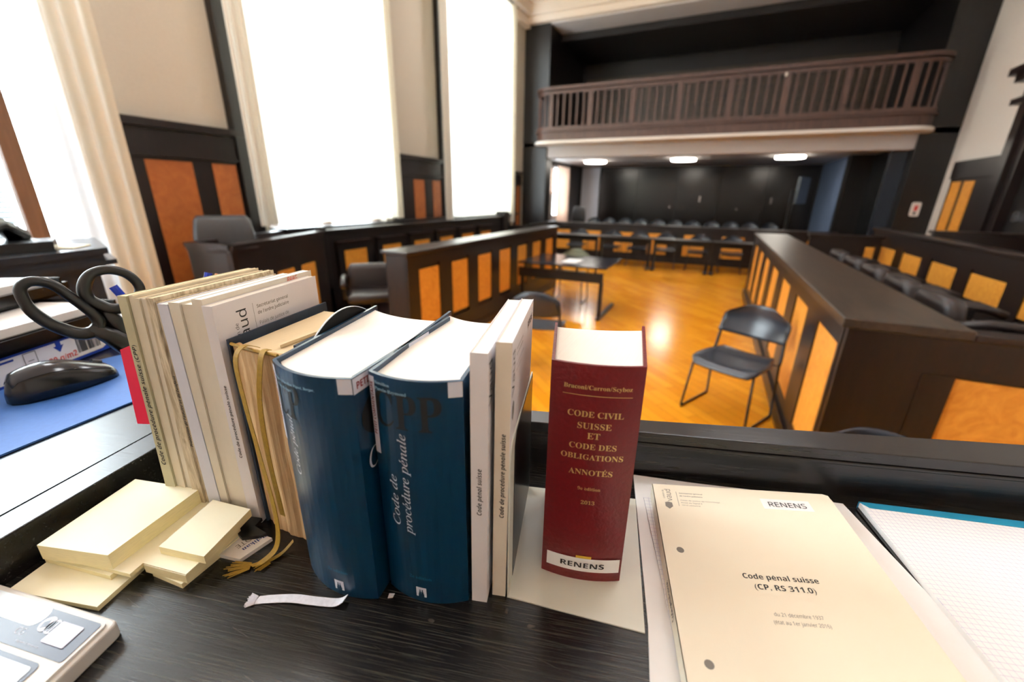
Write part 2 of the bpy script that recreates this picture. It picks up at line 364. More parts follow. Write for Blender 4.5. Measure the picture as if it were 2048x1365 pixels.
# window wall with three openings (y0, y1, z0, z1)
OPEN = [(-2.2, 1.86, .85, 5.58), (3.62, 5.78, 1.15, 5.6), (7.62, 10.35, 1.15, 5.6)]
g = G(); y = YB
for (a, b, c, d) in OPEN:
    g.box(XL-.35, XL, y, a, 0, ZC); g.box(XL-.35, XL, a, b, 0, c); g.box(XL-.35, XL, a, b, d, ZC); y = b
g.box(XL-.35, XL, y, YF+.4, 0, ZC)
struct(g.build('wall_left', 'beige'))
for i, (a, b, c, d) in enumerate(OPEN):
    w = thing('window_%d' % (i+1), 'window', 'window', (XL-.2, (a+b)/2, c)); del w['label']; del w['category']; struct(w)
    fr = G(); t = .08; x0, x1 = XL-.24, XL-.14
    fr.box(x0, x1, a, a+t, c, d); fr.box(x0, x1, b-t, b, c, d); fr.box(x0, x1, a, b, c, c+t); fr.box(x0, x1, a, b, d-t, d)
    n = 4 if i == 0 else 2
    for k in range(1, n): yy = a+(b-a)*k/n; fr.box(x0, x1, yy-.045, yy+.045, c+t, d-t)
    fr.box(x0, x1, a+t, b-t, d-1.3, d-1.22)
    fr.build('window_frame', 'framewood', w)
    G().box(XL-.2, XL-.19, a+t/2, b-t/2, c+t/2, d-t/2).build('window_glass', 'glass', w)
    G().box(XL-.28, XL+.04, a-.05, b+.05, c-.04, c).build('window_sill', 'dark', w)
# the venetian blind behind the nearest window: slats tilted open
g = G()
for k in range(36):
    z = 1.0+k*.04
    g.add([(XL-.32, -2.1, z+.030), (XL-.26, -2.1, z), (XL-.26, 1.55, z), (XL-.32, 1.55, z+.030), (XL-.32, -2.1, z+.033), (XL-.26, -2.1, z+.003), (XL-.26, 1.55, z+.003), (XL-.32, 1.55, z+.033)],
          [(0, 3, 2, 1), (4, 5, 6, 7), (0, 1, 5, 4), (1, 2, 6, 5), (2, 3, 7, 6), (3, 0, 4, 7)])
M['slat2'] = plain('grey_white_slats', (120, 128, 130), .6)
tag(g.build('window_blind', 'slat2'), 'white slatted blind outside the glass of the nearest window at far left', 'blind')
# brown inner casement post of the nearest window
struct(G().box(-4.80, -4.73, 1.41, 1.52, 0, 5.62).build('trim_1', 'framewood'))

# cornice along the tall room, beam over the gallery
struct(G().box(XL, XL+.14, YB, YF, 5.62, 5.82).box(XL, XL+.26, YB, YF, 5.82, ZC).build('trim_2', 'ceil'))
struct(G().box(XL, XR, YF-.14, YF+.3, 5.69, 5.82).box(XL, XR, YF-.26, YF+.3, 5.82, ZC).build('trim_3', 'ceil'))

# wainscot with burl inlays on the window wall (one piece per wall section)
def wainscot(idx, y0, y1, top, panels, pz0=.5, pz1=1.93, post=None):
    g = G(); X = XL
    g.box(X, X+.05, y0, y1, 0, top-.3); g.box(X, X+.065, y0, y1, top-.3, top-.08); g.box(X, X+.09, y0, y1, top-.33, top-.3); g.box(X, X+.11, y0, y1, top-.07, top)
    o = struct(g.build('trim_%d' % idx, 'dark', origin=(X, (y0+y1)/2, 0)))
    for a, b in panels:
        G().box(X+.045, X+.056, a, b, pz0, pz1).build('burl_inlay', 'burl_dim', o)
    return o
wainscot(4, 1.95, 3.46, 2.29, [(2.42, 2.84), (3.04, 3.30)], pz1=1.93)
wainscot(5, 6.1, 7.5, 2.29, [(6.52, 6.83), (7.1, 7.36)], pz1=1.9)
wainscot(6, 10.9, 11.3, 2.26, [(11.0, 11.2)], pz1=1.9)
# dark upright posts beside the tall windows
for k, (a, b) in enumerate(((3.33, 3.5), (7.42, 7.58), (5.98, 6.12))):
    struct(G().box(XL, XL+.1, a, b, 0, 5.62).build('trim_%d' % (7+k), 'black_wood'))
# shelf under the windows
struct(G().box(XL, XL+.3, 3.62, 10.6, 1.16, 1.22).box(XL, XL+.06, 3.62, 10.6, .1, 1.16).build('trim_10', 'black_wood'))

def curtain(name, label, x, y0, y1, z0, z1, folds, amp, mat, flare=0, x1=None, ph=0, edges=None):
    n = folds*10; A = []; B = []; C = []
    for i in range(n+1):
        t = i/n; y = y0+(y1-y0)*t; a = amp*(sin(2*pi*folds*t+ph)+.35*sin(2*pi*folds*t*.37+1+ph))
        A.append((x+a, y+flare*(t-.5), z0)); B.append((x+a*.8, y, (z0+z1)/2)); C.append((x+a*.5, y, z1))
    g = G(); g.strip(A, B); g.strip(B, C)
    if not edges: return tag(g.build(name, mat, smooth=True), label, 'curtain')
    o = thing(name, label, 'curtain', (x, (y0+y1)/2, z0)); g.build('panel', mat, o, smooth=True)
    for e0, e1 in edges:      # tightly gathered, denser side folds
        m = 40; A = []; C = []
        for i in range(m+1):
            t = i/m; yy = e0+(e1-e0)*t; a = .028*sin(2*pi*3*t)
            A.append((x+.075+a, yy, z0)); C.append((x+.075+a*.7, yy, z1-.01))
        g = G(); g.strip(A, C); q = g.build('gathered_edge', 'drape', o, smooth=True); q['label'] = 'cream gathered side folds'
    return o
curtain('window_curtain', 'long ivory curtain glowing with daylight behind the left bench', -4.83, 3.44, 5.9, 1.27, 5.68, 13, .035, 'curtain', edges=[(3.30, 3.53), (5.70, 5.86)])
curtain('window_curtain', 'long ivory curtain glowing with daylight beside the gallery corner', -4.83, 7.34, 10.42, 1.0, 5.68, 16, .035, 'curtain', edges=[(7.14, 7.40), (10.08, 10.30)])
curtain('sheer_curtain', 'white sheer curtain next to the brown window post at far left', -4.78, 1.54, 1.93, .1, 5.6, 3, .03, 'sheer')
curtain('drape', 'heavy cream drape hanging in deep folds at far left', -4.64, 1.80, 2.12, .1, 5.6, 3, .05, 'drape', ph=1)
for i, (a, b) in enumerate(((3.4, 6.0), (7.3, 10.5))):
    o = G().tube([(-4.83, a, 5.72), (-4.83, b, 5.72)], .018, 8).box(XL, -4.83, a+.04, a+.06, 5.71, 5.73).box(XL, -4.83, b-.06, b-.04, 5.71, 5.73).build('curtain_rod', 'black_wood')
    tag(o, ['dark curtain rod over the curtain behind the left bench', 'dark curtain rod ending near the gallery corner'][i], 'curtain rod')

# gallery end of the room
g = G().box(XL, -4.38, YF, YF+.42, 0, 5.69); struct(g.build('trim_11', 'black_wood'))
g = G().box(3.37, XR, YF, YF+.42, 0, 5.69); struct(g.build('trim_12', 'black_wood'))
# upper gallery: side walls, back wall with panel seams, ceiling
g = G().box(-4.6, -4.38, YF+.42, 14.6, 3.0, 5.75).box(3.37, 3.7, YF+.42, 14.6, 3.0, 5.75); struct(g.build('wall_gallery_side', 'black_wood'))
struct(G().box(-4.6, 3.7, 14.6, 14.7, 3.0, 5.6).build('wall_gallery_back', 'black_wood'))
for k in range(7):
    pass
g = G()
for k in range(6): x = -4.3+k*1.36; g.box(x, x+1.345, 14.58, 14.6, 3.0, 5.1)
struct(g.build('trim_13', wood('gallery_panels', (50, 38, 30), (76, 60, 45), .4, 3, (1, 6, 8), bump=.1)))
struct(G().box(-4.38, 3.37, YF, 12.3, 5.66, 5.69).build('trim_14', 'greyceil'))
struct(G().box(-4.6, 3.7, 12.3, 14.7, 5.5, 5.69).build('trim_27', 'black_wood'))

# balcony slab with rounded corners
def bal_outline(x0, x1, yf, yb, r, n=10):
    P = [(x0, yb)]
    P += [(x0+r-r*cos(pi/2*k/n), yf+r-r*sin(pi/2*k/n)) for k in range(n+1)]
    P += [(x1-r+r*sin(pi/2*k/n), yf+r-r*cos(pi/2*k/n)) for k in range(n+1)]
    P += [(x1, yb)]; return P
bx0, bx1, byf = -4.62, 3.50, 10.9
slab = thing('balcony', 'long balcony with a brown slatted railing across the far end of the room', 'balcony', (-.5, 11.2, 2.9))
G().prism(bal_outline(bx0, bx1, byf, YF, .45), 2.90, 2.975).build('white_lip', 'white_wall', slab, bevel=.02)
G().prism(bal_outline(bx0+.05, bx1-.05, byf+.05, YF, .42), 2.975, 3.17).prism(bal_outline(bx0+.01, bx1-.01, byf+.01, YF, .45), 3.17, 3.2).build('fascia', 'baluster', slab)
struct(G().box(XL, XR, YF, 14.7, 2.9, 3.0).build('trim_15', 'greyceil'))
def railpath(off, z):
    P = bal_outline(bx0+off, bx1-off, byf+off, YF+.1, .45-off*.5, 12); return [(x, y, z) for x, y in P]
def sweep_rect(path, w, h):
    g = G(); rings = []
    for i, p in enumerate(path):
        a = Vector(path[max(0, i-1)]); b = Vector(path[min(len(path)-1, i+1)]); t = (b-a).normalized(); n = Vector((-t.y, t.x, 0)); p = Vector(p)
        rings.append([tuple(p-n*w/2+Vector((0, 0, -h/2))), tuple(p+n*w/2+Vector((0, 0, -h/2))), tuple(p+n*w/2+Vector((0, 0, h/2))), tuple(p-n*w/2+Vector((0, 0, h/2)))])
    return g.loft(rings)
sweep_rect(railpath(.07, 4.13), .12, .07).build('handrail', 'baluster', slab)
sweep_rect(railpath(.07, 4.04), .05, .06).build('upper_rail', 'baluster', slab)
sweep_rect(railpath(.07, 3.25), .07, .08).build('lower_rail', 'baluster', slab)
def along(path, s):
    for i in range(len(path)-1):
        a = Vector(path[i]); b = Vector(path[i+1]); l = (b-a).length
        if s <= l: return a+(b-a)*(s/l), (b-a).normalized()
        s -= l
    return Vector(path[-1]), (Vector(path[-1])-Vector(path[-2])).normalized()
path = [tuple(p) for p in railpath(.07, 0)]
tot = sum((Vector(path[i+1])-Vector(path[i])).length for i in range(len(path)-1))
# distance at which x = -4.1 is reached on the straight part
s0 = 0; a = 0
for i in range(len(path)-1):
    l = (Vector(path[i+1])-Vector(path[i])).length
    if path[i][0] < -4.1 <= path[i+1][0]: s0 = a+(-4.1-path[i][0])/(path[i+1][0]-path[i][0])*l; break
    a += l
k = -6
while True:
    s = s0+k/6
    if s > tot-.03: break
    if s > .03:
        p, t = along(path, s); n = Vector((-t.y, t.x, 0)); w, d = ((.055, .05) if k % 6 == 0 else (.019, .03))
        q = [(p+t*w*sx+n*d*sy/1.0*.5) for sx, sy in ((-1, -1), (1, -1), (1, 1), (-1, 1))]
        G().prism([(v.x, v.y) for v in q], 3.28, 4.02).build('post' if k % 6 == 0 else 'baluster', 'baluster', slab)
    k += 1
G().box(.83, .87, 10.88, 10.93, 3.96, 4.02).build('white_socket', 'white_wall', slab)

# lower room under the gallery
zc2 = 2.74
struct(G().box(XL-.2, 3.4, YF+.42, 17.5, zc2, zc2+.1).build('trim_16', 'greyceil'))
struct(G().box(-4.38, 3.37, YF+.05, YF+.42, 2.63, 2.9).build('trim_17', 'greyceil'))
struct(G().box(XL-.2, 3.4, 17.3, 17.5, 0, zc2).build('wall_back', 'black_wood'))
g = G()
for k in range(5): x = -4.25+k*1.42; g.box(x, x+1.405, 17.27, 17.3, 0, zc2-.04)
struct(g.build('trim_18', plain('glossy_dark_panels', (15, 11, 11), .22, var=.1, scale=3)))
struct(G().box(-5.0, -4.3, 17.2, 17.3, 0, zc2-.02).build('trim_19', 'wall_glare'))  # pale slab: window glare on the glossy back wall, put into colour
struct(G().box(2.9, 3.1, 14.4, 17.3, 0, zc2).build('wall_alcove_right', 'blue_lit'))  # the blue light falling on this wall is put into its colour
struct(G().box(2.9, 3.4, 14.0, 14.4, 0, zc2).build('trim_20', 'black_wood'))
struct(G().box(3.37, 3.5, YF+.42, 14.4, 0, zc2).build('wall_lobby', 'black'))
struct(G().box(3.1, 3.37, YF+.3, YF+.42, 0, 2.63).build('trim_21', 'plastic'))
g = G().box(XL-.3, XL, YF+.42, 13.3, 0, zc2).box(XL-.3, XL, 13.3, 14.1, 0, 1.7).box(XL-.3, XL, 14.1, 15.4, 0, .95).box(XL-.3, XL, 13.3, 15.4, 2.55, zc2).box(XL-.3, XL, 15.4, 17.5, 0, zc2)
struct(g.build('wall_alcove_left', 'black_wood'))
w = thing('window_4', '', '', (XL-.2, 14.3, .95)); del w['label']; del w['category']; struct(w)
G().box(XL-.2, XL-.1, 13.3, 13.38, .95, 2.6).box(XL-.2, XL-.1, 15.32, 15.4, .95, 2.6).box(XL-.2, XL-.1, 13.38, 15.32, 1.72, 1.8).box(XL-.2, XL-.1, 14.3, 14.38, .95, 2.6).box(XL-.2, XL-.1, 13.3, 15.4, .95, 1.02).build('window_frame', 'framewood', w)
G().box(XL-.16, XL-.15, 13.34, 15.36, 1.0, 2.58).build('window_glass', 'glass', w)
curtain('window_curtain', 'pale peach curtain at the small window under the balcony', -4.95, 14.12, 15.42, .22, 2.6, 6, .03, 'peach')
tag(G().tube([(-4.97, 13.9, 2.62), (-4.97, 15.5, 2.62)], .015, 8).box(XL, -4.97, 14.0, 14.02, 2.61, 2.63).build('curtain_rod', 'black_wood'), 'short dark rod holding the peach curtain under the balcony', 'curtain rod')
LX = [(-3.70, 14.1, 'leftmost lit ceiling lamp under the balcony'), (-1.07, 13.9, 'middle lit ceiling lamp under the balcony'), (1.53, 13.7, 'rightmost lit ceiling lamp under the balcony')]
cl = None
for x, y, lb in LX:
    if cl is None:
        cl = thing('ceiling_lamp', lb, 'lamp', (x, y, zc2), 'ceiling lamps under the balcony')
        G().prism([(x+.36*cos(2*pi*k/28), y+.36*sin(2*pi*k/28)) for k in range(28)], zc2-.03, zc2).build('rim', 'white_wall', cl)
        G().prism([(x+.33*cos(2*pi*k/28), y+.33*sin(2*pi*k/28)) for k in range(28)], zc2-.075, zc2-.03).build('diffuser', 'lamp', cl)
    else: dup(cl, (x, y, zc2), 0, lb, 'ceiling lamps under the balcony')
# raised platform and far counter
struct(G().box(-4.6, 2.9, 12.2, 17.3, 0, .22).build('trim_22', 'dark_h'))
def panelled(name, label, cat, quad, top, panels, pz0, pz1, mat='dark', cap=.04, capw=.03, inlay='burl', thick=None, group=None, capmat=None):
    """quad: start, end of the panelled face on the floor and the thickness to its left; panels: (from, to) along the face"""
    (ax, ay), (bx, by), th = quad; a = Vector((ax, ay, 0)); b = Vector((bx, by, 0)); t = (b-a).normalized(); n = Vector((-t.y, t.x, 0)); L = (b-a).length
    o = thing(name, label, cat, tuple((a+b)/2+n*th/2), group)
    fn = lambda x, y, z: tuple(a+t*x+n*y+Vector((0, 0, z)))
    g = G(); g.prism([(0, .02), (L, .02), (L, th), (0, th)], 0, top-cap, fn); g.prism([(0, 0), (L, 0), (L, .03), (0, .03)], 0, pz0-.04, fn); g.prism([(0, 0), (L, 0), (L, .03), (0, .03)], pz1+.04, top-cap, fn)
    edges = [0]+[e for p in panels for e in p]+[L]
    for i in range(0, len(edges), 2):
        if edges[i+1]-edges[i] > .005: g.prism([(edges[i], 0), (edges[i+1], 0), (edges[i+1], .03), (edges[i], .03)], pz0-.04, pz1+.04, fn)
    g.prism([(0, -.015), (L, -.015), (L, .03), (0, .03)], 0, .1, fn)
    g.build('body', mat, o)
    G().prism([(-capw, -capw), (L+capw, -capw), (L+capw, th+capw), (-capw, th+capw)], top-cap, top, fn).build('top_rail', capmat or 'dark_h', o, bevel=.008)
    for p, q in panels: G().prism([(p+.0, .012), (q-.0, .012), (q-.0, .024), (p+.0, .024)], pz0, pz1, fn).build('burl_panel', inlay, o)
    return o
panelled('far_counter', 'long dark counter with small orange panels in front of the back row chairs', 'counter', ((-4.6, 12.0), (2.6, 12.0), .2), .95,
         [(.35+.9*k, .85+.9*k) for k in range(8)], .2, .74)
# television on a stand, seen almost edge on
o = thing('television', 'dark flat screen on a pole stand seen edge-on at the back right', 'television', (1.75, 13.6, .22))
g = G(); fn = lambda x, y, z: (1.95+x*.35-y*.93, 13.6+x*.93+y*.35, z)
g.prism([(-.5, -.03), (.5, -.03), (.5, .03), (-.5, .03)], 1.55, 2.2, fn).build('housing', 'plastic', o)
G().prism([(-.47, .031), (.47, .031), (.47, .034), (-.47, .034)], 1.58, 2.17, fn).build('screen', 'screenm', o)
G().box(1.72, 1.80, 13.56, 13.64, .24, 1.9).build('pole', 'steel', o)
G().box(1.45, 2.05, 13.35, 13.85, .22, .25).build('base', 'steel', o)
# little metal door pulls on the back wall panels
for i, (x, z) in enumerate(((-.62, 1.62), (1.62, 1.6), (.62, 1.3), (-1.62, 1.33))):
    tag(G().box(x, x+.04, 17.24, 17.27, z-.1 if i < 2 else z-.03, z+.1 if i < 2 else z+.03).build('door_pull', 'chrome'), ['upright metal door pull in the middle of the dark back wall', 'upright metal door pull at the right of the dark back wall', 'small metal knob on the dark back wall right of the middle', 'small metal knob on the dark back wall left of the middle'][i], 'handle')
# alarm plate on the right-hand pier
o = thing('alarm_plate', 'white rectangular alarm plate with a red symbol on the dark pier at right', 'sign', (3.65, YF, 1.5))
fn = lambda x, y, z: (3.655+x, YF-.001-z, 1.5+y)
G().prism(rrect(-.075, .075, -.135, .135, .03), 0, .02, fn).build('plate', 'white_wall', o)
G().prism([(-.03, -.03), (.03, -.03), (.04, .09), (.0, .06), (-.02, .1)], .02, .023, fn).build('red_symbol', 'inkred', o)
G().prism([(-.02, -.1), (.02, -.1), (.025, -.05), (-.025, -.05)], .02, .023, fn).build('black_symbol', 'ink', o)

# wainscot and big portal on the right wall
g = G().box(XR-.05, XR, 9.3, 11.05, 0, 2.33).box(XR-.08, XR, 9.3, 11.05, 2.05, 2.35)
o = struct(g.build('trim_23', 'dark', origin=(XR, 10.6, 0)))
for a, b in ((10.16, 10.50), (10.62, 10.96)): G().box(XR-.06, XR-.048, a, b, .4, 2.0).build('burl_inlay', 'burl', o)
o = thing('door_1', '', '', (XR, 8.6, 0)); del o['label']; del o['category']; struct(o)
G().box(XR-.2, XR, 8.8, 9.3, 0, 3.0).box(XR-.28, XR, 8.72, 9.38, 3.0, 3.08).box(XR-.2, XR, 6.2, 9.3, 3.08, 3.4).box(XR-.26, XR-.1, 8.96, 9.1, 0, 3.0).build('door_frame', 'dark', o)
G().box(XR-.36, XR, 6.1, 9.5, 3.4, 3.5).box(XR-.3, XR, 6.15, 9.42, 3.3, 3.4).build('door_cornice', 'dark', o)
G().box(XR-.08, XR, 6.4, 8.8, 0, 3.0).box(XR-.12, XR, 7.5, 7.65, 0, 3.0).build('door_leaf', 'black_wood', o)
G().box(XR-.12, XR-.08, 8.5, 8.62, 1.40, 1.54).build('door_handle', 'chrome', o)

# ------------------------------------------------------------------ furniture of the court room
# left barrier
panelled('barrier', 'dark barrier with tall orange burl panels left of the small table', 'barrier', ((-2.6, 3.2), (-2.6, 7.55), .26), 1.13,
         [(.18+.6*k, .54+.6*k) for k in range(7)], .34, .93)
# right counter (L-shaped enclosure)
cr = thing('defence_counter', 'long dark counter with a broad worn top and orange panels at right', 'counter', (.95, 5.5, 0))
g = G(); g.box(.71, .75, 2.56, 8.5, 0, 1.05); pz = [(2.60+.83*k, 3.10+.83*k) for k in range(7)]
e = [2.56]+[v for p in pz for v in p]+[8.5]
for i in range(0, len(e), 2): g.box(.685, .72, e[i], e[i+1], .2, .94)
g.box(.685, .72, 2.56, 8.5, .94, 1.05).box(.685, .72, 2.56, 8.5, 0, .2).box(.66, .69, 2.54, 8.5, 0, .12)
g.build('front', 'dark', cr)
G().box(.66, 1.15, 2.5, 8.5, 1.05, 1.10).build('worktop', 'counter', cr, bevel=.006)
for a, b in pz: G().box(.697, .712, a, b, .2, .94).build('burl_panel', 'burl', cr)
g = G().box(.69, 3.1, 2.53, 2.6, 0, 1.05).box(.69, 1.02, 2.51, 2.53, .25, .87).box(.69, 3.1, 2.51, 2.53, .87, 1.05).box(1.02, 1.14, 2.505, 2.53, .25, .87).box(.69, 3.1, 2.51, 2.53, 0, .25).box(1.62, 1.8, 2.51, 2.53, .25, .87).box(2.3, 2.48, 2.51, 2.53, .25, .87)
g.build('end_wall', 'dark', cr)
G().box(1.15, 3.1, 2.5, 2.62, 1.05, 1.085).build('end_rail', 'dark_h', cr, bevel=.006)
G().box(1.145, 1.615, 2.518, 2.528, .28, .86).build('burl_panel', 'burl', cr)
G().box(1.81, 2.29, 2.518, 2.528, .28, .86).build('burl_panel', 'burl', cr)
# right bench behind it
br = panelled('bench_screen', 'high dark bench back with square orange panels behind the leather seats at right', 'bench', ((2.62, 9.7), (2.62, 2.68), .12), 1.2,
              [(.55+.97*k, 1.22+.97*k) for k in range(7)], .66, .92)
tag(br, br['label'], 'bench')
panelled('cross_barrier', 'dark barrier running to the right wall in front of the portal', 'barrier', ((2.81, 7.9), (3.91, 7.9), .12), 1.27, [], .3, .9)
panelled('bench_end', 'dark end panel with one narrow orange inlay closing the right bench', 'barrier', ((1.55, 8.9), (2.55, 8.9), .08), 1.1, [(.80, .93)], .66, .92)

def leather_seat(label, group, loc, rotz, proto=[None]):
    if proto[0] is None:
        o = thing('leather_seat', label, 'seat', (0, 0, 0), group)
        def pad(w, d, h, fn, name, r=.05):
            g = G(); rings = []
            for z, s in ((0, .9), (.15, 1), (.85, 1), (1, .86)):
                rings.append([fn(x*s, y*s, z*h) for x, y in rrect(-w/2, w/2, -d/2, d/2, r)])
            g.loft(rings); return g.build(name, 'leather_b', o, smooth=True)
        pad(.5, .46, .1, lambda x, y, z: (x, y, .40+z), 'cushion')
        pad(.5, .13, .34, lambda x, y, z: (x, y+.22+z*.12, .42+z), 'backrest', .06)
        for s in (-1, 1):
            G().tube([(s*.28, -.22, .60), (s*.285, -.1, .64), (s*.285, .1, .645), (s*.27, .24, .62)], .03, 8).build('armrest', 'leather_b', o, smooth=True)
            G().box(s*.28-.02, s*.28+.02, -.05, .05, .42, .63).build('arm_support', 'steel', o)
        G().tube([(0, 0, .04), (0, 0, .42)], .035, 10).build('column', 'steel', o)
        G().box(-.22, .22, -.04, .04, 0, .05).box(-.04, .04, -.22, .22, 0, .05).build('foot', 'steel', o)
        proto[0] = o; o.location = loc; o.rotation_euler = (0, 0, rotz); return o
    return dup(proto[0], loc, rotz, label, group)
ords = ['nearest', 'second nearest', 'third', 'fourth', 'farthest']
for k in range(5):
    leather_seat('%s brown-black leather armchair in the row behind the right counter' % ords[k], 'leather armchairs behind the right counter', (1.70, 3.67+.665*k, .31), pi/2)
leather_seat('brown-black leather armchair between the left bench and the barrier', None, (-3.36, 3.50, .12), radians(43))
struct(G().box(.76, 2.6, 2.63, 8.45, 0, .25).build('trim_24', 'dark_h'))
struct(G().box(-4.36, -2.9, 3.3, 8.9, 0, .12).build('trim_25', 'dark_h'))

# left pew with six seat backs
pw = thing('jury_bench', 'long black bench with six orange-panelled seat backs under the windows', 'bench', (-4.4, 6.3, 0))
G().box(-4.55, -4.47, 3.9, 9.0, 0, 1.16).build('body', 'black_wood', pw)
G().box(-4.58, -4.44, 3.9, 9.05, 1.16, 1.2).build('top_rail', 'black_wood', pw, bevel=.006)
G().box(-4.62, -4.38, 8.98, 9.2, 0, 1.3).build('end_post', 'black_wood', pw, bevel=.01)
G().box(-4.56, -4.46, 3.86, 3.96, 0, 1.24).build('end_post', 'black_wood', pw, bevel=.01)
for k in range(6):
    y = 4.13+.75*k
    f = G().box(-4.47, -4.42, y-.06, y+.54, .45, 1.02).build('seat_back', 'black_wood', pw)
    G().box(-4.423, -4.41, y+.04, y+.44, .66, .92).build('burl_panel', 'burl', f)
    G().box(-4.47, -4.37, y-.06, y+.54, 1.02, 1.045).build('ledge', 'dark_h', f)
    G().box(-4.47, -4.05, y-.02, y+.5, .43, .47).build('seat_board', 'black_wood', pw)
G().box(-4.5, -4.46, 3.9, 9.0, 0, .45).build('base_board', 'black_wood', pw)
# a row of a second bench in front of the windows at far end
tag(G().box(-3.95, -3.9, 9.4, 11.2, 0, .98).box(-4.9, -3.9, 9.4, 9.45, 0, .98).box(-3.97, -3.88, 9.38, 11.2, .98, 1.02).build('low_screen', 'black_wood'), 'low dark screen beside the gallery corner beyond the left bench', 'screen')

# left raised box desk
A_, B_, C_ = Vector((-4.37, 2.27, 0)), Vector((-3.80, 2.31, 0)), Vector((-4.42, 3.85, 0)); D_ = A_+(C_-B_)
D_.x = max(D_.x, -4.96)
bd = thing('box_desk', 'raised dark box desk holding the high-backed black leather chair at left', 'desk', (-4.35, 3.0, 0))
def wallseg(g, p, q, th, z0, z1, off=0):
    t = (q-p).normalized(); n = Vector((-t.y, t.x, 0)); P = [p-n*off, q-n*off, q+n*th, p+n*th]
    return g.prism([(v.x, v.y) for v in P], z0, z1)
g = G(); wallseg(g, A_, B_, .05, 0, 1.13); wallseg(g, B_, C_, .05, 0, 1.13); wallseg(g, D_, A_, .05, 0, 1.13); g.build('body', 'dark', bd)
g = G(); wallseg(g, A_, B_, .3, 1.13, 1.16, .01); wallseg(g, B_, C_, .22, 1.13, 1.16, .01); wallseg(g, D_, A_, .12, 1.13, 1.16, .01)
wallseg(g, A_, B_, .07, 1.16, 1.2, .025); wallseg(g, B_, C_, .07, 1.16, 1.2, .025); wallseg(g, D_, A_, .07, 1.16, 1.2, .025); g.build('top_rail', 'dark_h', bd)
t = (C_-B_).normalized(); n = Vector((-t.y, t.x, 0))
for a in (.22, .62, 1.08):
    P = [B_+t*a-n*.006, B_+t*(a+.30)-n*.006, B_+t*(a+.30)+n*.01, B_+t*a+n*.01]
    G().prism([(v.x, v.y) for v in P], .3, .86).build('burl_panel', 'burl', bd)

def office_chair(label, loc, rotz, top=1.4, proto=[None]):
    if proto[0] is not None: return dup(proto[0], loc, rotz, label)
    o = thing('office_chair', label, 'chair', (0, 0, 0)); g = G(); rings = []
    for z, w, d, y in ((.0, .40, .07, 0), (.1, .5, .12, 0), (.35, .52, .13, -.01), (.6, .48, .13, .02), (.74, .44, .1, .05), (.78, .38, .05, .06)):
        rings.append([(x, yy+.24+y, .52+z) for x, yy in rrect(-w/2, w/2, -d/2, d/2, min(.05, d/2.2))])
    g.loft(rings).build('backrest', 'leather', o, smooth=True)
    g = G(); g.loft([[(x*s, y*s, .42+z) for x, y in rrect(-.26, .26, -.25, .25, .06)] for z, s in ((0, .9), (.03, 1), (.09, 1), (.12, .92))]).build('seat', 'leather', o, smooth=True)
    for s in (-1, 1): G().tube([(s*.29, .2, .5), (s*.3, .16, .7), (s*.3, -.12, .71), (s*.29, -.16, .5)], .025, 8).build('armrest', 'black', o, smooth=True)
    G().tube([(0, 0, .1), (0, 0, .42)], .03, 10).build('column', 'steel', o)
    g = G()
    for k in range(5): a = 2*pi*k/5; g.tube([(0, 0, .12), (.3*cos(a), .3*sin(a), .05), (.3*cos(a), .3*sin(a), 0)], .022, 6)
    g.build('foot', 'steel', o)
    o.location = loc; o.rotation_euler = (0, 0, rotz); proto[0] = o; return o
oc = office_chair('high-backed black leather chair inside the box desk at left', (-4.22, 2.54, .12), radians(58)); oc.scale = (1.08, 1, 1)
struct(G().box(-4.9, -4.0, 2.4, 3.4, 0, .12).build('trim_26', 'dark_h'))
oc = office_chair('shiny black office chair behind the far counter at its left end', (-4.08, 13.8, .22), radians(5)); oc.scale = (.85, .9, .86)

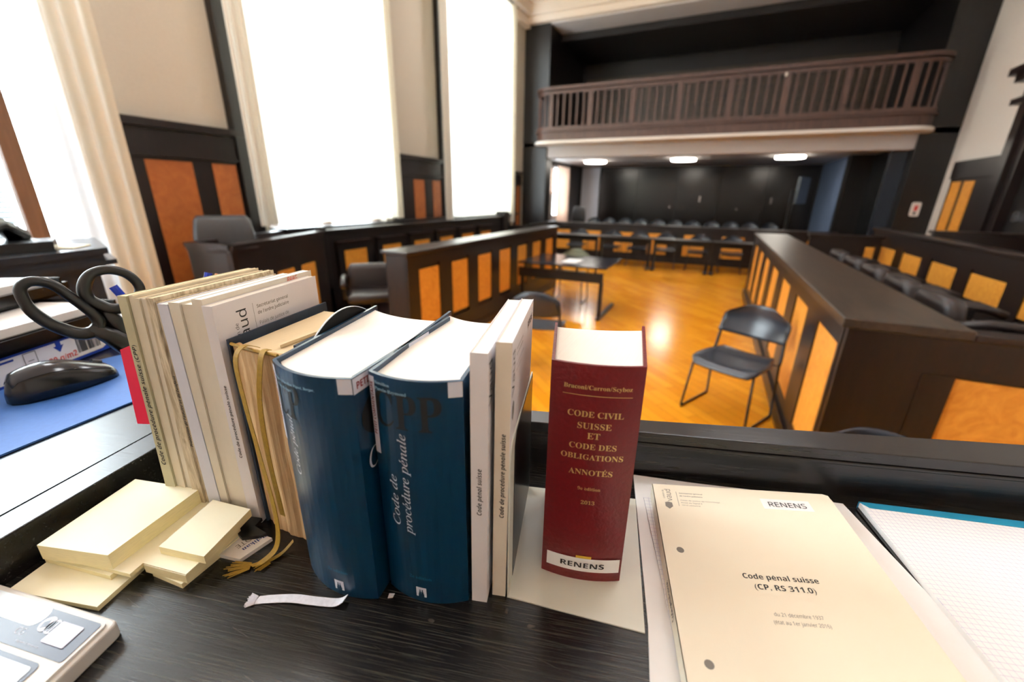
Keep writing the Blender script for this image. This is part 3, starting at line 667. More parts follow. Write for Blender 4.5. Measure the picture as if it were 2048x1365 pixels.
# stacking chairs
def stack_chair(label, loc, rotz, mat='plastic', proto={}, group=None):
    if mat in proto: return dup(proto[mat], loc, rotz, label, group)
    o = thing('stacking_chair', label, 'chair', (0, 0, 0), group)
    # seat: dished shell with a waterfall front
    g = G(); nx, ny = 12, 10
    def seatp(i, j, dz):
        u = i/nx*2-1; v = j/ny; w = .235-.02*(v-.4)**2*4-(.03*max(0, v-.7)*3)
        if v < .12: w -= .03*(1-v/.12)**2
        y = -.22+.43*v; z = .455-.018*(1-u*u)*(1 if .15 < v < .9 else .5)+.02*max(0, v-.75)*2-.035*max(0, .2-v)*(.2-v)/.04
        return (u*w, y, z+dz)
    for dz, flip in ((.0, 0), (-.018, 1)):
        base = len(g.v); vs = [seatp(i, j, dz) for j in range(ny+1) for i in range(nx+1)]
        fs = [(j*(nx+1)+i, j*(nx+1)+i+1, (j+1)*(nx+1)+i+1, (j+1)*(nx+1)+i) for j in range(ny) for i in range(nx)]
        g.add(vs, fs)
    R = [(i, 0) for i in range(nx+1)]+[(nx, j) for j in range(1, ny+1)]+[(i, ny) for i in range(nx-1, -1, -1)]+[(0, j) for j in range(ny-1, 0, -1)]
    g.strip([seatp(i, j, 0) for i, j in R]+[seatp(*R[0], 0)], [seatp(i, j, -.018) for i, j in R]+[seatp(*R[0], -.018)])
    g.build('seat', mat, o, smooth=True)
    # backrest: curved shell, rounded top corners
    g = G(); nx, nz = 16, 10
    def backp(i, k, d):
        u = i/nx*2-1; v = k/nz; w = .235*(1 if v < .55 else sqrt(max(0, 1-((v-.55)/.45)**3*.55)))
        z0 = .56+.02*(1-u*u)*-1+.03; z1 = .82-.05*abs(u)**3
        z = z0+(z1-z0)*v; y = .235+.055*v-.06*(u*u)*1.0+.02*sin(pi*v)
        return (u*w, y+d, z)
    for d in (0, .014):
        g.add([backp(i, k, d) for k in range(nz+1) for i in range(nx+1)], [(k*(nx+1)+i, k*(nx+1)+i+1, (k+1)*(nx+1)+i+1, (k+1)*(nx+1)+i) for k in range(nz) for i in range(nx)])
    R = [(i, 0) for i in range(nx+1)]+[(nx, j) for j in range(1, nz+1)]+[(i, nz) for i in range(nx-1, -1, -1)]+[(0, j) for j in range(nz-1, 0, -1)]
    g.strip([backp(i, j, 0) for i, j in R]+[backp(*R[0], 0)], [backp(i, j, .014) for i, j in R]+[backp(*R[0], .014)])
    g.build('backrest', mat, o, smooth=True)
    for s in (-1, 1):
        G().tube([(s*.205, .262, .72), (s*.222, .212, .62), (s*.232, .19, .46), (s*.235, .17, .43)], .011, 8).build('back_support', 'steel', o, smooth=True)
        G().tube([(s*.15, -.14, .43), (s*.21, -.17, .425), (s*.235, -.21, .03), (s*.235, -.205, .012), (s*.24, -.18, .009), (s*.245, .19, .009), (s*.243, .205, .02), (s*.235, .17, .43), (s*.16, .12, .43)], .009, 8).build('sled_leg', 'steel', o, smooth=True)
    o.location = loc; o.rotation_euler = (0, 0, rotz); proto[mat] = o; return o
stack_chair('charcoal stacking chair on sled legs standing alone beside the right counter', (.31, 3.50, 0), radians(-27)).scale = (1.09, 1.06, 1.03)
stack_chair('charcoal stacking chair with its back showing behind the white brochures', (-1.42, 3.75, 0), radians(188))
stack_chair('charcoal stacking chair whose back rim just shows over the desk rail at right', (.68, 1.57, 0), radians(-6))
stack_chair('grey-green stacking chair on the far side of the small black table', (-2.0, 6.62, 0), radians(3), 'plastic_g')

def table(label, loc, w, d, name='table', group=None, mat='black_wood'):
    o = thing(name, label, 'table', loc, group); x, y, z = loc
    G().box(x-w/2, x+w/2, y-d/2, y+d/2, .715, .74).build('tabletop', 'screenm' if name == 'writing_table' else mat, o, bevel=.004)
    if name == 'writing_table':
        G().box(x-w/2+.0, x+w/2-.04, y-d/2+.02, y-d/2+.05, .52, .655).build('modesty_beam', 'steel', o)
        g = G()
        for k in range(5): xx = x-w/2+.1+k*(w-.25)/4; g.box(xx-.012, xx+.012, y-d/2+.02, y-d/2+.05, .655, .715)
        g.build('spacer', 'steel', o)
        for sx in (-1, 1):
            xx = x+sx*(w/2-.06)
            G().box(xx-.025, xx+.025, y-d/2+.02, y-d/2+.07, 0, .53).box(xx-.025, xx+.025, y-d/2-.02, y+d/2-.1, 0, .04).build('leg', 'steel', o)
    else:
        for sx in (-1, 1):
            xx = x+sx*(w/2-.05)
            G().box(xx-.03, xx+.03, y-.03, y+.03, 0.03, .715).box(xx-.04, xx+.04, y-d/2+.05, y+d/2-.05, 0, .04).build('leg', 'steel', o)
        G().box(x-w/2+.08, x+w/2-.08, y-.01, y+.01, .6, .7).build('beam', 'steel', o)
    return o
table('small black table in the middle of the floor with a sheet of paper on it', (-1.87, 6.15, 0), 1.30, 1.05, 'writing_table')
tag(G().box(-1.93, -1.70, 5.82, 6.22, .74, .748).build('paper_sheet', 'paper'), 'white papers lying on the small black table', 'paper')
T4 = ['leftmost', 'second from the left', 'third from the left', 'rightmost']
for k in range(4): table('%s narrow black table in the row before the far counter' % T4[k], (-3.18+1.29*k, 10.6, 0), 1.27, .42, 'long_table', 'narrow tables in front of the far counter')
N = ['first', 'second', 'third', 'fourth', 'fifth', 'sixth', 'seventh', 'eighth', 'ninth', 'tenth', 'eleventh']
for k, x in enumerate((-3.26, -2.34, -1.67, -.99, -.24, .48)):
    stack_chair('%s charcoal chair from the left behind the narrow tables' % N[k], (x, 11.12, 0), radians((-4, 3, 0, 5, -3, 2)[k]), group='chairs behind the narrow tables')
for k in range(11):
    stack_chair('%s chair back from the left above the far counter' % N[k], (-3.38+.475*k, 12.95+(k % 3)*.04, .22), radians((k*37 % 7)-3), group='chairs behind the far counter').scale = (.86, 1, 1.02)

# ------------------------------------------------------------------ the judge's desk; u runs along its rail, v away from the viewer
S = 1.172; C16, S16 = cos(A16), sin(A16); DZ = 1.35
def Wp(u, v, z): return (S*(u*C16-v*S16), S*(u*S16+v*C16), DZ+S*z)
def ubox(g, u0, u1, v0, v1, z0, z1): return g.prism([(u0, v0), (u1, v0), (u1, v1), (u0, v1)], z0, z1, Wp)
def arc2(p0, p1, b, n=14):
    """curve from p0 to p1 bulging by b to the right-hand side"""
    p0 = Vector(p0); p1 = Vector(p1); t = p1-p0; nn = Vector((t.y, -t.x)).normalized()
    return [p0+t*(k/n)+nn*b*(1-(2*k/n-1)**2) for k in range(n+1)]

dk = thing('judge_desk', 'black oak desk with a raised front rail where the law books stand', 'desk', Wp(.3, .1, -DZ/S))
g = G(); ubox(g, -.372, 1.1, -.35, .36, -.03, 0); g.build('desktop', 'desk', dk)
dk.children[-1].location = (0, 0, 0)
g = G(); P0 = [(-1.9, .3575), (-.4, .3575), (.08, .3575), (.41, .360), (1.3, .372)]; P1 = [(1.3, .43), (.41, .397), (.08, .3795), (-.37, .3755), (-1.9, .3755)]
P0 = P0[1:]; P0[0] = (-.37, .3575); P1 = P1[:4]
def rail(g, grow, z0, z1):
    a = [(u, v-grow) for u, v in P0]; b = [(u, v+grow) for u, v in P1]
    return g.prism(a+b, z0, z1, Wp)
rail(g, 0, -.03, .033); rail(g, .0025, .033, .0365); rail(g, .0012, .0365, .0475)
g.build('rail', 'rail', dk, bevel=.0012)
g = G(); g.prism([(-.37, .372), (1.3, .40), (1.3, .39), (-.37, .362)], -DZ/S, -.03, Wp); ubox(g, -.372, -.36, -.35, .36, -DZ/S, -.03); ubox(g, 1.08, 1.1, -.35, .37, -DZ/S, -.03)
g.build('front_panel', 'black_wood', dk)
# side desk: a little higher, bright in the window light
sd = thing('side_desk', 'black oak side desk left of the books carrying the mouse mat and paper trays', 'desk', Wp(-.8, .1, -DZ/S))
g = G(); ubox(g, -.400, -.3725, -.35, .36, -.03, .032); g.build('edge_strip', 'rail', sd, bevel=.0012)
g = G(); ubox(g, -.98, -.4015, -.35, .55, -.03, .0318); g.build('desktop', 'desk', sd)
g = G(); ubox(g, -.98, -.96, -.35, .55, -DZ/S, -.03); ubox(g, -.42, -.40, -.35, .36, -DZ/S, -.03); ubox(g, -.96, -.42, .50, .53, -DZ/S, -.03); g.build('body', 'black_wood', sd)

# --- book builders (footprints in desk units)
def off_path(P, t):
    """path offset to the left by t"""
    out = []
    for i, p in enumerate(P):
        a = P[max(0, i-1)]; b = P[min(len(P)-1, i+1)]; d = (Vector(b)-Vector(a)); d.normalize(); out.append(Vector(p)+Vector((-d.y, d.x))*t)
    return out
def hardback(name, label, FL, FR, BR, BL, h, bulge, cmat, pmat, t=.0022, lean=0, pin=.006, pdrop=.0035, edge=None, z0=0, groove=True):
    FL, FR, BR, BL = map(Vector, (FL, FR, BR, BL)); c = (FL+FR+BR+BL)/4
    fn = lambda x, y, z: Wp(x+lean*z, y, z)
    o = thing(name, label, 'book', Wp(c.x, c.y, z0))
    sp = arc2(FL, FR, bulge)          # bulges towards -v (the viewer)
    outer = [BL, BL+(FL-BL)*.93]+[FL+(BL-FL)*.03]+sp+[FR+(BR-FR)*.03, BR+(FR-BR)*.93, BR]
    inner = off_path(outer, t)
    g = G(); g.prism([tuple(p) for p in outer]+[tuple(p) for p in inner[::-1]], z0, z0+h, fn); g.build('cover', cmat, o)
    a = FL+(FR-FL)*.0; w = (FR-FL).normalized(); d0 = (BL-FL).normalized(); d1 = (BR-FR).normalized()
    pFL = FL+w*t*1.05+d0*pin; pFR = FR-w*t*1.05+d1*pin; w2 = (BR-BL).normalized(); pBR = BR-w2*t*1.05-d1*.004; pBL = BL+w2*t*1.05-d0*.004
    fr = arc2(pFL, pFR, bulge*.85+pin*.35); bk = arc2(pBR, pBL, -bulge*.9)
    g = G(); g.prism([tuple(p) for p in fr]+[tuple(p) for p in bk], z0+pdrop, z0+h-pdrop, fn); pb = g.build('page_block', pmat, o)
    def spine(s, z, e=.0003):   # s: distance from the left spine edge
        L = (FR-FL).length; k = s/L; t_ = FR-FL; nn = Vector((t_.y, -t_.x)).normalized(); p = FL+t_*k+nn*(bulge*(1-(2*k-1)**2)+e)
        return fn(p.x, p.y, z0+z)
    return o, spine, fn
def brochure(name, label, u0, u1, v0, v1, h, cmat, pmat='pages', lean=0, spmat=None, tilt=0):
    c = ((u0+u1)/2, (v0+v1)/2); o = thing(name, label, 'brochure', Wp(c[0], c[1], 0)); t = .0004
    fn = lambda x, y, z: Wp(x+(lean[0]+(lean[1]-lean[0])*(x-u0)/(u1-u0) if isinstance(lean, tuple) else lean)*z+tilt*(y-v0), y, z)
    g = G(); g.prism([(u0, v1), (u0, v0), (u1, v0), (u1, v1), (u1-t, v1), (u1-t, v0+t), (u0+t, v0+t), (u0+t, v1)], 0, h, fn); g.build('cover', cmat, o)
    g = G(); g.prism([(u0+t, v0+t), (u1-t, v0+t), (u1-t, v1-.0005), (u0+t, v1-.0005)], .0003, h-.0004, fn); g.build('page_block', pmat, o)
    return o, fn

def vspine(fn, u, v, z0, e=.0002): return lambda x, y: fn(u-y/S, v-e, z0+x/S)      # reading upwards on a spine
def hface(fn, u, v, z, e=.0002): return lambda x, y: fn(u+x/S, v-e, z+y/S)         # reading across a spine
def side_up(fn, u, v, z, e=.0002): return lambda x, y: fn(u+e, v-y/S, z+x/S)       # right-hand cover, reading upwards
def side_r(fn, u, v, z, e=.0002): return lambda x, y: fn(u+e, v+x/S, z+y/S)        # right-hand cover, reading away
def rectfn(g, fn, x0, x1, y0, y1):
    return g.add([fn(x0, y0), fn(x1, y0), fn(x1, y1), fn(x0, y1)], [(0, 1, 2, 3)])

# leaning row of brochures at the left
TE = [-.3180, -.3103, -.3063, -.3010, -.2950, -.2895, -.2860, -.2775, -.2686, -.2585, -.2500, -.2420]
BE = [-.326, -.3165, -.3115, -.3075, -.301, -.292, -.2878, -.277, -.2695, -.262, -.2515, -.2415]
HT = [.1855, .186, .1842, .1838, .1850, .182, .1815, .183, .1818, .1862, .1822]
V0 = [.2385, .2400, .2392, .2405, .2385, .2400, .2380, .2385, .2400, .2385, .2370]
CM = ['olive', 'cream2', 'cream2', 'cream3', 'torn', 'torn', 'bluewhite', 'cream3', 'cream3', 'cream3', 'whitecov']
LBL = ['beige brochure with a faded olive spine, outermost left of the standing row', 'thin worn beige brochure right beside the olive-spined one', 'thin beige brochure, third from the left in the standing row', 'narrow pale brochure, fourth from the left in the standing row', 'beige brochure with a torn peeling spine, left of the two torn ones', 'brochure with a torn flaking spine directly left of the cool white one', 'thin cool white brochure about protection of adults and children', 'thicker plain pale beige brochure right of the thin cool white one', 'slim plain beige brochure, third from the right in the standing row', 'tall plain pale brochure with red handwriting on its rear top corner', 'white brochure with the grey letterhead cover, outermost right of the standing row']
row = []
for i in range(11):
    s0, s1 = (TE[i]-BE[i])/.14, (TE[i+1]-BE[i+1])/.14; u0, u1 = BE[i]-s0*.045, BE[i+1]-.0004-s1*.045; lean = (s0, s1)
    tl = .10 if i < 4 else .08*(1-(i-4)/7)
    v1 = (.362, .361, .360, .357, .36, .358, .354, .357, .355, .360, .354)[i]
    o, fn = brochure('brochure', LBL[i], u0, u1, V0[i], v1, HT[i], CM[i], 'pages' if i > 5 else 'oldpages', lean); row.append((o, fn))
o, fn = row[0]
text('spine_title', 'Code de procédure pénale suisse (CPP)', 'boldit', 'ink', o, vspine(fn, -.3222, V0[0], .045), length=.104*S)
o, fn = row[6]
text('spine_title', "Protection de l'adulte et de l'enfant", 'boldit', 'ink', o, vspine(fn, -.2893, V0[6], .066), length=.061*S)
o, fn = row[10]
text('spine_title', 'Code de procédure pénale suisse', 'bold', 'ink', o, vspine(fn, -.2455, V0[10], .062), length=.061*S)
U = BE[11]-.0004
text('cover_letterhead', 'Secrétariat général', 'bold', 'inkgrey', o, side_r(fn, U, .2765, .1712), length=.036*S)
text('cover_letterhead', "de l'ordre judiciaire", 'bold', 'inkgrey', o, side_r(fn, U, .2765, .1662), length=.036*S)
text('cover_letterhead', 'Palais de justice de', 'sans', 'inkgrey', o, side_r(fn, U, .2765, .1580), length=.034*S)
rectfn(G(), side_r(fn, U, .2725, .150), 0, .0004, 0, .026*S).build('cover_rule', 'inkgrey', o)
text('cover_letterhead', 'Vaud', 'sans', 'ink', o, side_up(fn, U, .2655, .1450), length=.029*S)
text('cover_letterhead', 'canton de', 'sans', 'ink', o, side_up(fn, U, .2560, .1450), length=.020*S)
o, fn = row[9]
text('handwriting', 'RAAG', 'it', 'inkred', o, side_r(fn, BE[10]-.0003, .325, .1815), height=.0048)
# red page tab
ft = row[0][1]
o = row[0][0]; g = G(); T4_ = [(-.3456, .1389), (-.3290, .1455), (-.3290, .0745), (-.3516, .0730)]
g.add([Wp(u, .250, z) for u, z in T4_]+[Wp(u, .2505, z) for u, z in T4_], [(0, 1, 2, 3), (7, 6, 5, 4), (0, 4, 5, 1), (1, 5, 6, 2), (2, 6, 7, 3), (3, 7, 4, 0)])
t_ = g.build('page_tab', 'pink', o); t_['label'] = 'red-pink page tab sticking out at the left'

# old book without its spine cover
o, sp, fn = hardback('old_book', 'worn old book with dark navy boards, bare beige spine and yellow ribbons', (-.2375, .2420), (-.187, .228), (-.182, .345), (-.2325, .3475), .155, .002, 'navy', 'oldpages', t=.0016, pin=.004)
bpy.data.objects.remove([c for c in o.children if c.name.startswith('cover')][0])
for nm, (a, b, c_, d) in (('left_board', ((-.2392, .2395), (-.2377, .2400), (-.2330, .3515), (-.2350, .3515))), ('right_board', ((-.1866, .238), (-.1842, .238), (-.1800, .348), (-.1824, .348)))):
    G().prism([a, b, c_, d], 0, .158, fn).build(nm, 'navy', o)
g = G(); o2 = None
n = 26; pr = []
for k in range(n+1):
    s = k/n; x = -.2372+(.0500)*s; y = .2415-.0135*s-.0045*(1-(2*s-1)**2)+.0006*sin(s*19)+.0003*sin(s*43)
    pr.append((x, y))
pr2 = [(x+.0003, y+.006) for x, y in pr][::-1]
rings = []
for z in (.0, .02, .05, .08, .11, .14, .1535):
    w = .0012*sin(z*60)
    rings.append([fn(x+w*(.5 if j < n+1 else 0), y+(.0005*sin(z*70+x*200) if j < n+1 else 0), z) for j, (x, y) in enumerate(pr+pr2)])
g.loft(rings); g.build('bare_spine', 'mull', o)
G().tube([fn(-.2368, .2405, .1548), fn(-.225, .2352, .1552), fn(-.21, .2302, .1552), fn(-.19, .2262, .1548)], .0014, 6).build('headband', 'yellow', o)
def ribbon(pts, w, name, mat, parent, wd=(1, 0, 0), th=.0004):
    """flat band through pts (desk units), w wide along wd"""
    g = G(); rings = []; n = len(pts)
    sm = []
    for i in range(n-1):
        p0 = Vector(pts[max(0, i-1)]); p1 = Vector(pts[i]); p2 = Vector(pts[i+1]); p3 = Vector(pts[min(n-1, i+2)])
        for k in range(6):
            t = k/6; sm.append(.5*((2*p1)+(-p0+p2)*t+(2*p0-5*p1+4*p2-p3)*t*t+(-p0+3*p1-3*p2+p3)*t**3))
    sm.append(Vector(pts[-1])); wv = Vector(wd).normalized()*w/2
    for i, p in enumerate(sm):
        tt = (sm[min(i+1, len(sm)-1)]-sm[max(0, i-1)]).normalized(); nn = tt.cross(wv).normalized()*th
        rings.append([Wp(*(p-wv)), Wp(*(p+wv)), Wp(*(p+wv+nn)), Wp(*(p-wv+nn))])
    g.loft(rings); return g.build(name, mat, parent, smooth=False), sm[-1]
def frayed(end, direction, name, mat, parent, n=16, spread=.5, L=.012):
    g = G(); d = Vector(direction).normalized(); s = Vector((-d.y, d.x, 0))
    for k in range(n):
        a = (k/(n-1)-.5)*spread; q = end+s*.0028*(k/(n-1)-.5)*2; e = q+(d+s*a+Vector((0, 0, random.uniform(-.05, .08)))).normalized()*L*random.uniform(.75, 1.1)
        e.z = max(.0006, e.z); g.tube([Wp(*q), Wp(*e)], .00045, 4)
    return g.build(name, mat, parent)
b1, e1 = ribbon([(-.2120, .236, .1555), (-.2165, .229, .1585), (-.2185, .2225, .150), (-.2165, .2205, .120), (-.2120, .2185, .08), (-.2060, .2150, .035), (-.2055, .210, .010), (-.2120, .201, .0022), (-.2185, .197, .0014)], .0046, 'ribbon', 'yellow', o, (1, -.3, 0))
frayed(e1, (-1, -.42, 0), 'ribbon_end', 'yellow', o, 18, .7, .016)
ribbon([(-.2015, .2335, .1555), (-.2005, .2265, .1565), (-.2010, .2225, .148), (-.2060, .2215, .12), (-.2070, .2205, .08), (-.2035, .2185, .03)], .0048, 'ribbon', 'yellow', o, (1, -.25, 0))
b2, e2 = ribbon([(-.1995, .219, .006), (-.2035, .211, .0018), (-.2085, .203, .0014)], .003, 'ribbon', 'yellow', o, (.8, -.8, 0))
frayed(e2, (-.6, -1, 0), 'ribbon_end', 'yellow', o, 8, .4, .010)
# pale paper marker lying on the pages
g = G(); g.prism([(-.2045, .2475), (-.2025, .2455), (-.1945, .286), (-.197, .288)], .1523, .1545, Wp); g.build('paper_marker', 'oldpages', o)
# round black lens standing between the old book and the first blue book
o = thing('magnifying_glass', 'round black disc with a pale rim standing behind the first blue book', 'disc', Wp(-.1797, .290, 0))
ft = lambda x, y, z: Wp(-.1803+z, .290+x, .0985+y)
R_ = .0715
G().prism([(R_*cos(2*pi*k/72), R_*sin(2*pi*k/72)) for k in range(72)], 0, .0010, ft).build('disc', 'matte', o)
g = G(); g.loft([[ft(r*cos(2*pi*k/72), r*sin(2*pi*k/72), z) for k in range(72)] for r, z in ((R_+.0006, 0), (R_+.0006, .0011), (R_, .0011), (R_, 0), (R_+.0006, 0))], cap=False); g.build('rim', 'calclight', o)

# the two petrol blue commentaries
def commentary(label, FL, FR, BR, BL, big, big_s, big_len, names, title, ed_s, zsh=0):
    o, sp, fn = hardback('hardcover_book', label, FL, FR, BR, BL, .161, .0085 if big == 'CP' else .0075, 'teal', 'pages', t=.0022, pin=.0045, pdrop=.003)
    L = (Vector(FR)-Vector(FL)).length
    # bright board edges on top of the cover
    cu = [k*.0025*S for k in range(1, 30)]
    def at(s0, z0): return lambda x, y: sp(s0+x/S, z0+y/S)
    def upr(s0, z0): return lambda x, y: sp(s0-y/S, z0+x/S)
    text('spine_letters', big, 'serif', 'ink', o, at(big_s, .1300), length=big_len*S, height=.0225*S, cuts=[c for c in cu if c < big_len*S])
    for (t_, s_, z_, l_) in names: text('author_names', t_, 'serif', 'inkpale', o, at(s_, z_), length=l_*S, cuts=[c for c in cu if c < l_*S])
    for (t_, s_, z_, l_, h_) in title: text('spine_title', t_, 'serifit', 'bluewhite', o, upr(s_, z_), length=l_*S, height=h_*S)
    g = G(); zs = [.1085, .159]; ss = [0.0002+.0042*k/4 for k in range(5)]
    g.strip([sp(s, zs[0], .00035) for s in ss], [sp(s, zs[1], .00035) for s in ss]); g.build('white_strip', 'bluewhite', o)
    text('strip_title', 'PETIT COMMENTAIRE', 'bold', 'inkdred', o, lambda x, y: sp(.0032-y/S, .1215+x/S, .0005), length=.034*S)
    g = G(); ss = [L-.0072+.0072*k/4 for k in range(5)]
    g.strip([sp(s, .1515, .00035) for s in ss], [sp(s, .1608, .00035) for s in ss]); g.build('white_corner', 'bluewhite', o)
    text('edition_mark', '2e édition', 'serif', 'inkfaint', o, at(ed_s, .0195), length=.0155*S)
    lx = ed_s+.0042; g = G()
    for k in range(4): g.strip([sp(lx+.0018*j, .0045, .00035) for j in (k, k+1)], [sp(lx+.0018*j, .0125, .00035) for j in (k, k+1)])
    g.build('publisher_mark', 'bluewhite', o)
    g = G()
    for a, b, c_ in ((.0024, .0031, .0108), (.0041, .0048, .0108), (.0016, .0056, .0072), (.0020, .0035, .0088), (.0037, .0052, .0088)):
        g.strip([sp(lx+a, .0045, .0005), sp(lx+b, .0045, .0005)], [sp(lx+a, c_, .0005), sp(lx+b, c_, .0005)])
    g.build('publisher_mark_towers', 'teal', o)
    return o, sp, fn
cp, sp, fn = commentary('thick petrol blue hardcover lettered CP beside the yellow-ribboned old book', (-.1775, .2065), (-.1170, .1895), (-.1010, .3170), (-.1775, .3390), 'CP', .0035, .0262,
    [('Dupuis, Moreillon, Piguet, Berger,', .0060, .1520, .036), ('Mazou, Rodigari', .0060, .1480, .018)], [('Code pénal', .0185, .0890, .0420, .0050)], .030)
# right-hand board of that book: white head band, black C and white c
e = (Vector((-.1010, .3170))-Vector((-.1170, .1895))).normalized(); nn = Vector((e.y, -e.x))
bf = lambda x, y: fn(-.1170+e.x*(x/S)+nn.x*.0003, .1895+e.y*(x/S)+nn.y*.0003, y/S)
rectfn(G(), bf, 0, .09*S, .151*S, .1605*S).build('white_head_band', 'bluewhite', cp)
bf2 = lambda x, y: fn(-.1170+e.x*(.003+x/S)+nn.x*.0005, .1895+e.y*(.003+x/S)+nn.y*.0005, .1535+y/S)
text('cover_title', 'PETIT COMMENTAIRE', 'bold', 'inkdred', cp, bf2, length=.055*S, height=.0042*S)
bf3 = lambda x, y: fn(-.1170+e.x*(.004+x/S)+nn.x*.0005, .1895+e.y*(.004+x/S)+nn.y*.0005, .118+y/S)
text('cover_letters', 'CP', 'serif', 'ink', cp, bf3, length=.085*S, height=.030*S)
bf4 = lambda x, y: fn(-.1170+e.x*(.0065+x/S)+nn.x*.0005, .1895+e.y*(.0065+x/S)+nn.y*.0005, .098+y/S)
text('cover_subtitle', 'Code pénal', 'serifit', 'bluewhite', cp, bf4, length=.07*S, height=.0135*S)
b3, e3 = ribbon([(-.137, .1830, .004), (-.143, .1812, .0014), (-.158, .1800, .0012), (-.172, .1792, .0014), (-.187, .1765, .0010), (-.1955, .1740, .0010)], .0062, 'ribbon', 'ribbonw', cp, (.1, 1, 0))
frayed(e3, (-1, -.2, 0), 'ribbon_end', 'ribbonw', cp, 26, .9, .0055)
G().prism([(-.1115, .194), (-.1078, .1945), (-.108, .1915), (-.111, .1905)], .0002, .0006, Wp).build('ribbon', 'ribbonw', cp)
cpp, sp, fn = commentary('petrol blue hardcover lettered CPP in the middle of the row', (-.1135, .2015), (-.0575, .1985), (-.0560, .3200), (-.1075, .3350), 'CPP', .0028, .0425,
    [('Moreillon', .0040, .1552, .0115), ('Parein-Reymond', .0046, .1514, .0215)], [('Code de', .0150, .0600, .0370, .0052), ('procédure pénale', .0235, .0550, .0720, .0056)], .0185)

# the two white paperbacks by the metal bookend
o, fn = brochure('brochure', 'slim white brochure standing between the blue CPP book and the other white brochure', -.0552, -.0452, .1990, .3215, .1775, 'whitecov', lean=.01)
text('spine_title', 'Code pénal suisse', 'boldit', 'ink', o, vspine(fn, -.0487, .199, .0715), length=.0335*S)
text('cover_letterhead', 'Vaud', 'sans', 'ink', o, side_up(fn, -.0452, .2095, .145), length=.026*S)
o, fn = brochure('brochure', 'slim beige-white brochure standing against the metal bookend', -.0428, -.0338, .2055, .3075, .1820, 'whitecov', lean=.012)
M['beigesp'] = plain('beige_spine_paper', (216, 204, 186), .7, var=.03)
rectfn(G(), hface(fn, -.0428, .2055, 0, .00015), 0, .0090*S, 0, .1820*S).build('spine_paper', 'beigesp', o)
text('spine_title', 'Code de procédure pénale suisse', 'boldit', 'ink', o, vspine(fn, -.0362, .2055, .0660, .0004), length=.0600*S)
U = -.0338
text('cover_letterhead', 'Vaud', 'sans', 'ink', o, side_up(fn, U, .2165, .148), length=.027*S)
text('cover_letterhead', 'Secrétariat général', 'bold', 'inkgrey', o, side_r(fn, U, .2235, .1715), length=.026*S, height=.0016)
text('cover_letterhead', "de l'ordre judiciaire", 'bold', 'inkgrey', o, side_r(fn, U, .2235, .1678), length=.026*S, height=.0016)
text('cover_letterhead', "Palais de justice de l'Hermitage", 'sans', 'inkgrey', o, side_r(fn, U, .2235, .1612), length=.032*S, height=.0014)
text('cover_letterhead', 'Route du Signal 8', 'sans', 'inkgrey', o, side_r(fn, U, .2235, .1578), length=.020*S, height=.0014)
G().prism([(0, 0), (.004, .0045), (.0035, .011), (0, .014), (-.0035, .011), (-.004, .0045)], 0, .0002, lambda x, y, z: fn(U+.0002, .214-x, .130+y)).build('shield_mark', 'inkgrey', o)
text('cover_stamp', 'RENENS', 'bold', 'ink', o, side_r(fn, U, .274, .1690), length=.026*S)

# bookend
o = thing('bookend', 'pale enamelled metal bookend whose flat foot carries the dark red book', 'bookend', Wp(0, .26, 0))
ft = lambda x, y, z: Wp(-.0325+z, .2050+x, y)
pr = [(0, 0), (.114, 0), (.114, .117)]+[(.013-.013*sin(pi/2*k/8), .117-.013+.013*cos(pi/2*k/8)) for k in range(9)]
G().prism(pr, 0, .0009, ft).build('upright', 'metalw', o)
pr2 = [(.016, .002), (.113, .002), (.113, .1155), (.024, .1155), (.016, .108)]  # dark sheet over the rear part of the inner face
q_ = G().prism(pr2, .0009, .0012, ft).build('dark_inner_part', 'dark_inner_part', o); q_['label'] = 'dark rear part of the inner face of the upright'
G().prism([(-.0325, .205), (.056, .195), (.0645, .319), (-.0325, .319)], .0, .0009, Wp).build('foot', 'metalw', o)

# the dark red civil code
rb, sp, fn = hardback('hardcover_book', 'thick dark red hardcover with gold titles and a white label standing on the bookend foot', (-.0118, .2312), (.0432, .2302), (.0530, .3130), (-.0145, .3095), .163, .0042, 'red', 'pages', t=.0020, pin=.0035, pdrop=.0025, z0=.0010)
def ctr(s0, z0): return lambda x, y: sp(s0+x/S, z0+y/S)
cu = [k*.003*S-.028 for k in range(20)]
for t_, z_, l_, st in (('Braconi/Carron/Scyboz', .1475, .0400, 'serif'), ('CODE CIVIL', .1292, .0335, 'serif'), ('SUISSE', .1212, .0205, 'serif'), ('ET', .1143, .0078, 'serif'),
                       ('CODE DES', .1068, .0290, 'serif'), ('OBLIGATIONS', .0992, .0385, 'serif'), ('ANNOTÉS', .0878, .0275, 'serif'), ('9e édition', .0762, .0145, 'serif'), ('2013', .0652, .0088, 'serif')):
    text('gold_lettering', t_, st, 'gold', rb, ctr(.0282, z_), length=l_*S, align='c', cuts=cu)
g = G(); ss = [.0078+.041*k/8 for k in range(9)]; g.strip([sp(s, .1433) for s in ss], [sp(s, .1437) for s in ss]); g.build('gold_rule', 'gold', rb)
g = G(); ss = [.0235+.0105*k/4 for k in range(5)]; g.strip([sp(s, .0175, .0004) for s in ss], [sp(s, .0218, .0004) for s in ss]); g.build('gold_tape', 'goldtape', rb)
g = G(); ss = [.0035+.0500*k/12 for k in range(13)]; g.strip([sp(s, .0083, .0006) for s in ss], [sp(s, .0198, .0006) for s in ss]); g.build('white_label', 'paper', rb)
text('label_text', 'RENENS', 'bold', 'ink', rb, lambda x, y: sp(.0282+x/S, .0118+y/S, .0009), length=.0300*S, height=.0042*S, align='c', cuts=cu)
G().tube([sp(.0090+.038*k/8, .1612, -.0040) for k in range(9)], .0010, 6).build('headband', 'goldtape', rb)

